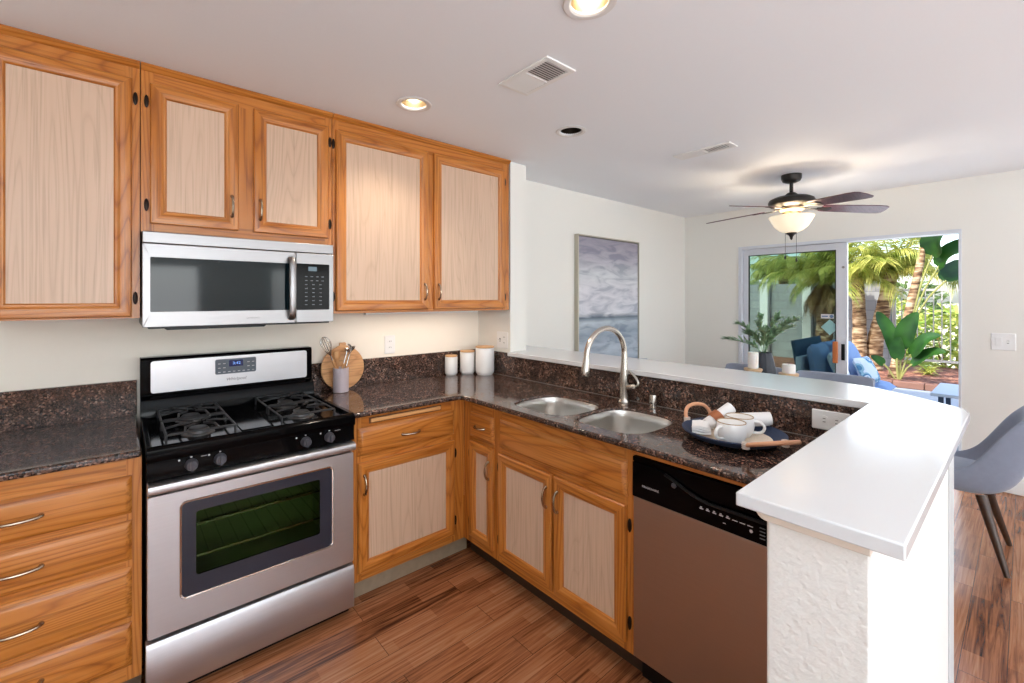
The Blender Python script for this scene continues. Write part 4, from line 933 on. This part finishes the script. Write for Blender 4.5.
# ------------------------------------------------------------------ sliding door
d1 = None
m = MB(); fr = .035
m.box(XD-.012, XD+.115, DY1-fr, DY1, 0.0, DZ).box(XD-.012, XD+.115, DY0, DY0+.016, 0.0, DZ).box(XD-.012, XD+.115, DY0+.016, DY1-fr, DZ-.030, DZ).box(XD+.005, XD+.115, DY0+.016, DY1-fr, 0.0, .02)
d1 = struct('door_1', m, ALU, .002)
pa0, pa1 = -1.615, DY1-fr-.004
m = MB(); x0, x1 = XD+.030, XD+.062
m.box(x0, x1, pa0, pa0+.085, .025, DZ-.034).box(x0, x1, pa1-.045, pa1, .025, DZ-.034).box(x0, x1, pa0+.085, pa1-.045, DZ-.094, DZ-.034).box(x0, x1, pa0+.085, pa1-.045, .025, .11)
sl = mk('sash', m, ALU, d1, bev=.002); mk('gasket', MB().box(x0+.004, x1-.004, pa0+.085, pa0+.092, .11, DZ-.094).box(x0+.004, x1-.004, pa1-.052, pa1-.045, .11, DZ-.094).box(x0+.004, x1-.004, pa0+.092, pa1-.052, DZ-.101, DZ-.094), BLACKM, sl)
mk('glass', MB().box(XD+.043, XD+.049, pa0+.092, pa1-.052, .11, DZ-.101), GLASS, sl)
m = MB(); m.box(x0-.030, x0-.001, pa0+.068, pa0+.106, .85, 1.05); mk('pull_handle', m, plain('orange_wood_handle', (196, 112, 58), .45, noise=.1), sl, bev=.006)
mk('latch_plate', MB().box(x0-.006, x0-.0005, pa0+.018, pa0+.045, .88, 1.03), BLACKM, sl, bev=.002)
mk('lock', MB().lathe([(.012, 0), (.011, -.006)], (x0-.0005, pa0+.03, 1.74), 14, 'x'), plain('grey_lock', (140, 138, 136), .4), sl)
m = MB(); m.box(XD+.0415, XD+.0428, pa0+.105, pa0+.205, 1.262, 1.303); mk('sticker', m, PRINTW, sl); m = MB(); m.lathe([(.016, 0), (.016, -.0004)], (XD+.0414, pa0+.122, 1.282), 16, 'x'); m.box(XD+.0410, XD+.0414, pa0+.150, pa0+.198, 1.276, 1.288); mk('sticker_print', m, plain('blue_print', (92, 120, 156), .5), sl)
mk('teal_sticker', MB().prism([(pa0+.135, 1.105), (pa0+.205, 1.18), (pa0+.135, 1.255), (pa0+.065, 1.18)], 'x', XD+.0415, XD+.0428), plain('teal_sticker', (150, 196, 196), .5), sl)

# ------------------------------------------------------------------ patio and garden beyond the door
GZ = -.06
struct('patio_ground', MB().box(XD+.13, 10.0, -6, 6, GZ-.1, GZ), paint('patio_concrete', (150, 158, 166), .1, 20, .8))
MULCH = NT('bark_mulch'); v = MULCH.coords((1, 1, 1), False); nzz = MULCH.n('TexNoise'); nzz.inputs['Scale'].default_value = 14; nzz.inputs['Detail'].default_value = 6; MULCH.l(v, nzz.inputs['Vector'])
rr = MULCH.ramp([(.35, lin(92, 56, 44)), (.55, lin(150, 98, 78)), (.7, lin(196, 146, 116))]); MULCH.l(nzz.outputs['Fac'], rr.inputs[0]); MULCH.l(rr.outputs[0], MULCH.p.inputs['Base Color']); MULCH.bump(nzz.outputs['Fac'], .8, .03); MULCH = MULCH.set(Roughness=.9)
struct('garden_ground', MB().box(10.13, 12.9, -6, 6, GZ-.1, .03), MULCH)
m = MB()
for k in range(30): m.box(10.0, 10.128, -6+k*.4+.004, -5.6+k*.4-.004, GZ, .045)
struct('garden_kerb', m, plain('red_brick_kerb', (128, 92, 78), .85, noise=.25, scale=6), .01)
t = NT('dry_hillside'); v = t.coords((1, 1, 1), False); nzz = t.n('TexNoise'); nzz.inputs['Scale'].default_value = .9; nzz.inputs['Detail'].default_value = 8; t.l(v, nzz.inputs['Vector'])
rr = t.ramp([(.35, lin(140, 150, 96)), (.5, lin(190, 186, 140)), (.65, lin(216, 206, 182))]); t.l(nzz.outputs['Fac'], rr.inputs[0]); t.l(rr.outputs[0], t.p.inputs['Base Color'])
m = MB(); rows = []
for i in range(24):
    xx = 12.92+i**1.55*.45; rows.append([(xx, -30+k*2.5, -.25-min(i, 6)*.12+max(0, i-8)*.12+.18*sin(k*1.3+i)+.12*sin(k*.6-i*.7)) for k in range(25)])
VV = [[m.b.verts.new(q) for q in r] for r in rows]
for i in range(23):
    for j in range(24): m.face([VV[i][j], VV[i+1][j], VV[i+1][j+1], VV[i][j+1]])
struct('hillside', m, t.set(Roughness=.9), fixn=True)
BLK = NT('grey_block_wall'); tc = BLK.n('TexCoord'); mp = BLK.n('Mapping'); mp.inputs['Rotation'].default_value = (0, radians(90), radians(90)); BLK.l(tc.outputs['Object'], mp.inputs[0]); br = BLK.n('TexBrick'); br.inputs['Scale'].default_value = 1; br.inputs['Brick Width'].default_value = .41; br.inputs['Row Height'].default_value = .2; br.inputs['Mortar Size'].default_value = .006
br.inputs['Color1'].default_value = lin(150, 152, 154); br.inputs['Color2'].default_value = lin(162, 164, 166); br.inputs['Mortar'].default_value = lin(128, 130, 134); BLK.l(mp.outputs[0], br.inputs['Vector']); BLK.l(br.outputs['Color'], BLK.p.inputs['Base Color']); BLK = BLK.set(Roughness=.9)
struct('wall_garden', MB().box(12.20, 12.38, -.86, 6, -.06, 1.80), BLK)
for nm, yy, hh in (('left', 1.50, 1.86), ('middle', .60, 1.86)):
    m = MB(); m.box(12.05, 12.196, yy-.09, yy+.09, .031, hh); m.box(12.035, 12.198, yy-.105, yy+.105, hh, hh+.05); o = mk('gate_post', m, TRIMW, None, (12.1, yy, .031), bev=.01)
    tag(o, {'left': 'white square garden post nearest the door frame, before the grey block wall', 'middle': 'white square garden post beside the bushy palm, before the grey block wall'}[nm], 'post', 'white garden posts')
# metal railing
FEN = plain('pale_metal_railing', (196, 194, 190), .5, .2)
fe = thing('garden_railing', 'pale metal picket railing at the end of the garden', 'railing', (12.26, -2.6, .03))
for yy in (-.90, -2.9, -4.7): mk('post', MB().box(12.23, 12.29, yy-.03, yy+.03, .031, 1.70), FEN, fe)
for zz in (.19, 1.60): mk('rail', MB().box(12.245, 12.275, -4.66, -.94, zz, zz+.045), FEN, fe)
for k in range(31):
    yy = -1.02-k*.118
    mk('picket', MB().box(12.252, 12.268, yy-.009, yy+.009, .236, 1.599), FEN, fe)

# plants -------------------------------------------------------------
BARK = NT('palm_bark'); v = BARK.coords((5, 5, 22)); nzz = BARK.n('TexNoise'); nzz.inputs['Scale'].default_value = 1; nzz.inputs['Detail'].default_value = 4; BARK.l(v, nzz.inputs['Vector'])
rr = BARK.ramp([(.35, lin(86, 60, 42)), (.5, lin(150, 118, 86)), (.65, lin(206, 182, 148))]); BARK.l(nzz.outputs['Fac'], rr.inputs[0]); BARK.l(rr.outputs[0], BARK.p.inputs['Base Color']); BARK.bump(nzz.outputs['Fac'], .7, .03); BARK = BARK.set(Roughness=.9)
PALM = leafmat('palm_frond_green', (128, 150, 56), (214, 210, 116), 6, .4); DRYF = leafmat('dry_frond', (150, 116, 74), (196, 160, 112), 6, .2)
BANA = leafmat('banana_leaf', (14, 50, 14), (46, 92, 28), 3, .25); BUSH = leafmat('bush_leaf', (126, 158, 62), (206, 208, 110), 4, .3); BUSHD = leafmat('dark_bush_leaf', (70, 100, 56), (130, 150, 84), 4, .25)
def frond(mb, p, az, el, L, rnd, droop=.9, lw=.016, ll=.34, mi=0):
    p = Vector(p); e = Vector((cos(az), sin(az), 0)); pts = []
    n = 16; a = el; q = p.copy()
    for i in range(n+1):
        pts.append(q.copy()); d = e*cos(a)+Vector((0, 0, sin(a))); q = q+d*(L/n); a -= droop*(1.6*i/n+.2)/n*1.6
    mb.tube(pts, [.010*(1-.8*i/n)+.002 for i in range(n+1)], 4, mi)
    for i in range(2, n+1):
        d = (pts[i]-pts[i-1]).normalized(); s_ = d.cross(Vector((0, 0, 1))).normalized()
        for k in range(3):
            b = pts[i-1].lerp(pts[i], k/3); f = i/n; l_ = ll*(.45+1.1*f*(1.25-f)*1.4)*rnd.uniform(.85, 1.1)
            for sg in (-1, 1):
                dd = (d*.75+s_*sg*.8+Vector((0, 0, rnd.uniform(-.35, .0)))).normalized()
                t1 = b+dd*l_*.55+Vector((0, 0, -.03)); t2 = b+dd*l_+Vector((0, 0, -.16*rnd.uniform(.6, 1.4))); wv = d*lw
                v = [mb.b.verts.new(x) for x in (b-wv*.5, b+wv*.5, t1+wv*.6, t1-wv*.6, t2)]
                mb.face([v[0], v[1], v[2], v[3]], mi); mb.face([v[3], v[2], v[4]], mi)
def palm(label, path, r0, crown, n, L, seed, skirt=0, back=1):
    rnd = random.Random(seed); o = thing('palm_tree', label, 'palm tree', path[0], 'garden palms')
    P_ = smooth_path(path, 6); m = MB(); m.tube(P_, [r0*(1.15-.35*i/len(P_))*(1+.07*(i % 2)) for i in range(len(P_))], 14); mk('trunk', m, BARK, o)
    m = MB(); c_ = Vector(path[-1])
    for k in range(n):      # fronds on the wall side grow short and steep
        az = 2*pi*k/n*2.4+rnd.uniform(-.2, .2); el = rnd.uniform(.0, 1.35); ln = L*rnd.uniform(.85, 1.1); tow = cos(az)*back
        if tow > -.1: ln *= .52; el = max(el, .55)
        frond(m, c_+Vector((0, 0, .02)), az, el, ln, rnd, ll=.34 if tow <= -.1 else .22)
    mk('crown', m, PALM, o, fixn=False)
    if skirt:
        m = MB()
        for k in range(skirt): frond(m, c_-Vector((0, 0, .06)), 2*pi*k/skirt+rnd.uniform(-.3, .3), rnd.uniform(-1.25, -.7), L*.55, rnd, .3, .02, .22)
        mk('dry_skirt', m, DRYF, o, fixn=False)
palm('feathery palm with dry brown skirt seen through the door glass', [(11.3, .08, .03), (11.3, .08, .9), (11.3, .08, 1.95)], .14, 0, 30, 1.25, 5, 22)
palm('feathery palm with straight trunk just right of the sash edge', [(11.2, -.52, .03), (11.2, -.53, .9), (11.2, -.50, 1.85)], .11, 0, 32, 1.15, 8)
palm('feathery palm with curved dark trunk in front of the railing', [(11.4, -.72, .03), (11.35, -.75, .6), (11.3, -.88, 1.25), (11.3, -1.0, 1.95)], .12, 0, 32, 1.2, 11)
palm('feathery palm rising behind the grey block wall, furthest left', [(13.2, 1.45, -.6), (13.2, 1.45, .9), (13.2, 1.42, 2.05)], .12, 0, 30, 1.35, 15, 0, -1)
def big_leaf(mb, p, pts, w, mi=0):
    """paddle leaf along pts, folded at the midrib"""
    P_ = smooth_path(pts, 4); n = len(P_)-1; rows = []
    for i, q in enumerate(P_):
        t = i/n; d = (P_[min(i+1, n)]-P_[max(i-1, 0)]).normalized(); s_ = d.cross(Vector((-.75, 0, .65))).normalized(); nn = s_.cross(d)
        ww = w*(sin(pi*min(1, (t*.93+.06)**.85))**.7)*.5
        rows.append([mb.b.verts.new(q-s_*ww+nn*ww*.30), mb.b.verts.new(q-s_*ww*.5+nn*ww*.08), mb.b.verts.new(q), mb.b.verts.new(q+s_*ww*.5+nn*ww*.08), mb.b.verts.new(q+s_*ww+nn*ww*.30)])
    for a, b in zip(rows, rows[1:]):
        for i in range(4): mb.face([a[i], a[i+1], b[i+1], b[i]], mi)
STALK = plain('pale_stalk', (150, 150, 88), .5, noise=.15)
ba = thing('banana_plant', 'big-leaved banana-like plant with leaning trunk before the railing', 'banana plant', (10.5, -1.30, .03))
m = MB(); m.tube(smooth_path([(10.45, -1.15, .03), (10.45, -1.25, .6), (10.45, -1.34, 1.1), (10.45, -1.42, 1.6), (10.45, -1.52, 2.2), (10.45, -1.58, 3.0)], 5), [.085]*5+[.075]*5+[.065]*5+[.055]*5+[.045]*5+[.03], 12); mk('trunk', m, BARK, ba)
def bl(stalk, blade, w):
    m = MB(); m.tube(smooth_path(stalk, 5), .014, 7); st = mk('stalk', m, STALK, ba)
    m = MB(); big_leaf(m, None, blade, w); mk('leaf', m, BANA, ba, fixn=False)
x = 10.42
bl([(x, -1.42, 1.2), (x, -1.54, 1.8), (x, -1.66, 2.2)], [(x, -1.64, 2.18), (x-.2, -1.75, 2.48), (x-.35, -1.95, 2.62), (x-.45, -2.2, 2.52)], .50)
bl([(x, -1.42, 1.1), (x, -1.56, 1.6), (x, -1.74, 2.0)], [(x, -1.72, 1.98), (x-.15, -1.88, 2.18), (x-.3, -2.1, 2.24), (x-.4, -2.35, 2.08)], .42)
bl([(x, -1.40, 1.0), (x, -1.60, 1.45), (x, -1.82, 1.75)], [(x, -1.80, 1.74), (x+.2, -2.0, 1.95), (x+.3, -2.25, 1.95)], .38)
bl([(x, -1.46, 1.8), (x, -1.50, 2.3), (x, -1.56, 2.6)], [(x, -1.55, 2.58), (x-.1, -1.62, 2.9), (x-.3, -1.8, 3.15)], .42)
x = 10.25
bl([(x, -1.24, .05), (x-.02, -1.22, .35), (x-.04, -1.20, .5)], [(x-.04, -1.20, .48), (x-.08, -1.14, .85), (x-.10, -1.04, 1.08), (x-.12, -.98, 1.22)], .20)
bl([(x, -1.26, .05), (x-.03, -1.28, .40), (x-.05, -1.30, .62)], [(x-.05, -1.30, .60), (x-.10, -1.36, .86), (x-.15, -1.44, 1.06), (x-.20, -1.52, 1.22)], .30)
bl([(x, -1.27, .05), (x-.05, -1.34, .35), (x-.1, -1.42, .50)], [(x-.1, -1.42, .48), (x-.2, -1.54, .66), (x-.3, -1.66, .80), (x-.36, -1.80, .86)], .26)
bl([(x, -1.27, .05), (x-.05, -1.36, .25), (x-.1, -1.44, .34)], [(x-.1, -1.43, .33), (x-.2, -1.58, .48), (x-.3, -1.72, .58), (x-.36, -1.86, .60)], .22)
bl([(x, -1.20, .05), (x-.05, -1.12, .22), (x-.08, -1.06, .30)], [(x-.08, -1.06, .29), (x-.12, -1.0, .36), (x-.16, -.9, .44)], .16)
bl([(x, -1.25, .05), (x-.06, -1.24, .30), (x-.08, -1.24, .42)], [(x-.08, -1.24, .40), (x-.14, -1.26, .62), (x-.22, -1.30, .80)], .22)
def shrub(label, c_, r, h, seed, mat, n=520, lw=.05):
    rnd = random.Random(seed); o = thing('shrub', label, 'shrub', c_, 'shrubs beyond the railing'); m = MB(); c_ = Vector(c_)
    for k in range(n):
        th = rnd.uniform(0, 2*pi); u = rnd.uniform(0, 1)**.5; z = rnd.uniform(.05, 1); rad = r*(1-(2*z-.9)**2*.55)*u
        p = c_+Vector((rad*cos(th), rad*sin(th), z*h)); d = Vector((cos(th)*.8+rnd.uniform(-.6, .6), sin(th)*.8+rnd.uniform(-.6, .6), rnd.uniform(-.3, .9)))
        leaf(m, p, d, lw*rnd.uniform(1.6, 2.8), lw, Vector((rnd.uniform(-.6, .6), rnd.uniform(-.6, .6), 1)))
    mk('foliage', m, mat, o, fixn=False)
    m = MB()
    for k in range(5): a = 2*pi*k/5; m.tube([c_, c_+Vector((r*.25*cos(a), r*.25*sin(a), h*.4)), c_+Vector((r*.5*cos(a), r*.5*sin(a), h*.75))], [.03, .02, .008], 5)
    mk('branches', m, BARK, o)
for i, (sy, sx, r, h, mt, lab) in enumerate(((-1.70, 13.6, .9, 1.40, BUSH, 'yellow-green shrub behind the railing right beside the banana plant'), (-2.75, 15.0, .85, 1.50, BUSH, 'yellow-green shrub behind the railing nearest the right door jamb'), (-.25, 15.3, .9, 1.6, BUSH, 'yellow-green shrub behind the end of the grey block wall'), (-3.1, 17.2, 1.15, 2.0, BUSHD, 'dull green shrub further down the slope, right of the banana trunk'), (-.4, 18.0, 1.15, 2.1, BUSHD, 'dull green shrub further down the slope, left of the banana trunk'))):
    shrub(lab, (sx, sy, -.75), r, h+.55, 20+i, mt, 900, .10)
rnd = random.Random(5)
for i, (lx, ly, s_, lab) in enumerate(((10.35, -.62, .20, 'low leafy plant at the left foot of the banana plant'), (11.4, -1.5, .2, 'low leafy plant by the foot of the railing, right of the banana plant'))):
    o = thing('low_plant', lab, 'plant', (lx, ly, .03), 'low plants in the mulch bed'); m = MB()
    for k in range(60):
        a = rnd.uniform(0, 6.28); leaf(m, (lx+rnd.uniform(-.05, .05), ly+rnd.uniform(-.05, .05), .035+rnd.uniform(0, s_*.6)), (cos(a), sin(a), rnd.uniform(.2, 1.4)), s_*.9, s_*.2, Vector((0, 0, 1)), 0, .4)
    mk('leaves', m, BUSH, o, fixn=False)

# patio sofa and table
SOFW = plain('white_patio_frame', (226, 228, 230), .5); SBL = plain('blue_outdoor_fabric', (150, 170, 204), .9, noise=.06, scale=40); SDK = plain('slate_outdoor_weave', (66, 92, 112), .85, noise=.2, scale=80)
so = thing('patio_loveseat', 'white framed patio loveseat with blue cushions outside the door', 'outdoor sofa', (6.8, -1.25, GZ))
X0, X1 = 6.22, 7.34
m = MB(); m.box(X0, X1, -1.655, -.86, .20, .27); m.box(X0, X1, -.92, -.86, .27, .74); mk('frame', m, SOFW, so, bev=.008)
for lx in (X0+.03, X1-.03):
    for ly in (-1.62, -.89): mk('leg', MB().box(lx-.025, lx+.025, ly-.025, ly+.025, GZ+.001, .1995), SOFW, so)
mk('back_panel', MB().prism([(-.930, .275), (-.905, .275), (-.80, .93), (-.845, .94)], 'x', X0+.02, X1-.02), SDK, so, bev=.01)
def cushion(name, c_, hx, hy, hz, mat, rx=0, rz=0, parent=None, n=10):
    m = MB(); R_ = Matrix.Rotation(rz, 3, 'Z') @ Matrix.Rotation(rx, 3, 'X'); g = {}
    for sgn in (1, -1):
        for i in range(n+1):
            for j in range(n+1):
                u, v = i/n*2-1, j/n*2-1; puff = max(0, (1-u**4)*(1-v**4))**.45; pin = 1-.06*(abs(u*v))**2*0-.05*((1-abs(u))*abs(v)**3+(1-abs(v))*abs(u)**3)
                if puff == 0 and sgn == -1: g[(sgn, i, j)] = g[(1, i, j)]; continue
                g[(sgn, i, j)] = m.b.verts.new(Vector(c_)+R_ @ Vector((u*hx*pin, v*hy*pin, sgn*hz*puff)))
        for i in range(n):
            for j in range(n): m.face([g[(sgn, i, j)], g[(sgn, i+1, j)], g[(sgn, i+1, j+1)], g[(sgn, i, j+1)]])
    return mk(name, m, mat, parent, None if parent else tuple(c_), ang=60)
for k in range(2):
    cushion('seat_cushion', (X0+.28+.56*k, -1.30, .355), .272, .345, .08, SBL, 0, 0, so)
    cushion('back_cushion', (X0+.28+.56*k, -1.045, .665), .265, .24, .085, SBL, radians(80), 0, so)
t = NT('ring_print_fabric'); v = t.coords((1, 1, 1), False); vo = t.n('TexVoronoi'); vo.inputs['Scale'].default_value = 7; t.l(v, vo.inputs['Vector'])
r = t.ramp([(0, lin(110, 150, 176)), (.18, lin(236, 238, 238)), (.30, lin(92, 140, 170)), (.42, lin(160, 196, 204)), (.52, lin(238, 238, 236))], 'CONSTANT'); t.l(vo.outputs['Distance'], r.inputs[0]); t.l(r.outputs[0], t.p.inputs['Base Color'])
PRT = t.set(Roughness=.9)
tag(cushion('throw_pillow', (6.82, -1.43, .585), .21, .165, .055, PRT, radians(66), radians(-8)), 'white throw pillow with blue ring print on the patio loveseat', 'pillow')
tag(cushion('throw_pillow', (7.02, -1.245, .680), .25, .23, .06, SBL, radians(66), radians(-6)), 'plain blue throw pillow leaning behind the ring-printed one', 'pillow')
tag(cushion('throw_pillow', (6.42, -1.245, .640), .17, .19, .06, plain('white_outdoor_fabric', (232, 232, 232), .9), radians(66), radians(6)), 'plain white throw pillow at the near end of the patio loveseat', 'pillow')
ta = thing('patio_table', 'low pale slatted patio table outside the door, right of the loveseat', 'outdoor table', (6.95, -2.28, GZ))
mk('tabletop', MB().box(6.52, 7.38, -2.56, -2.015, .415, .45), plain('pale_grey_slab', (206, 208, 210), .6), ta, bev=.006)
for lx, ly in ((6.60, -2.09), (6.60, -2.48), (7.30, -2.09), (7.30, -2.48)): mk('leg', MB().box(lx-.02, lx+.02, ly-.02, ly+.02, GZ+.001, .4145), plain('dark_table_leg', (64, 72, 84), .5), ta)
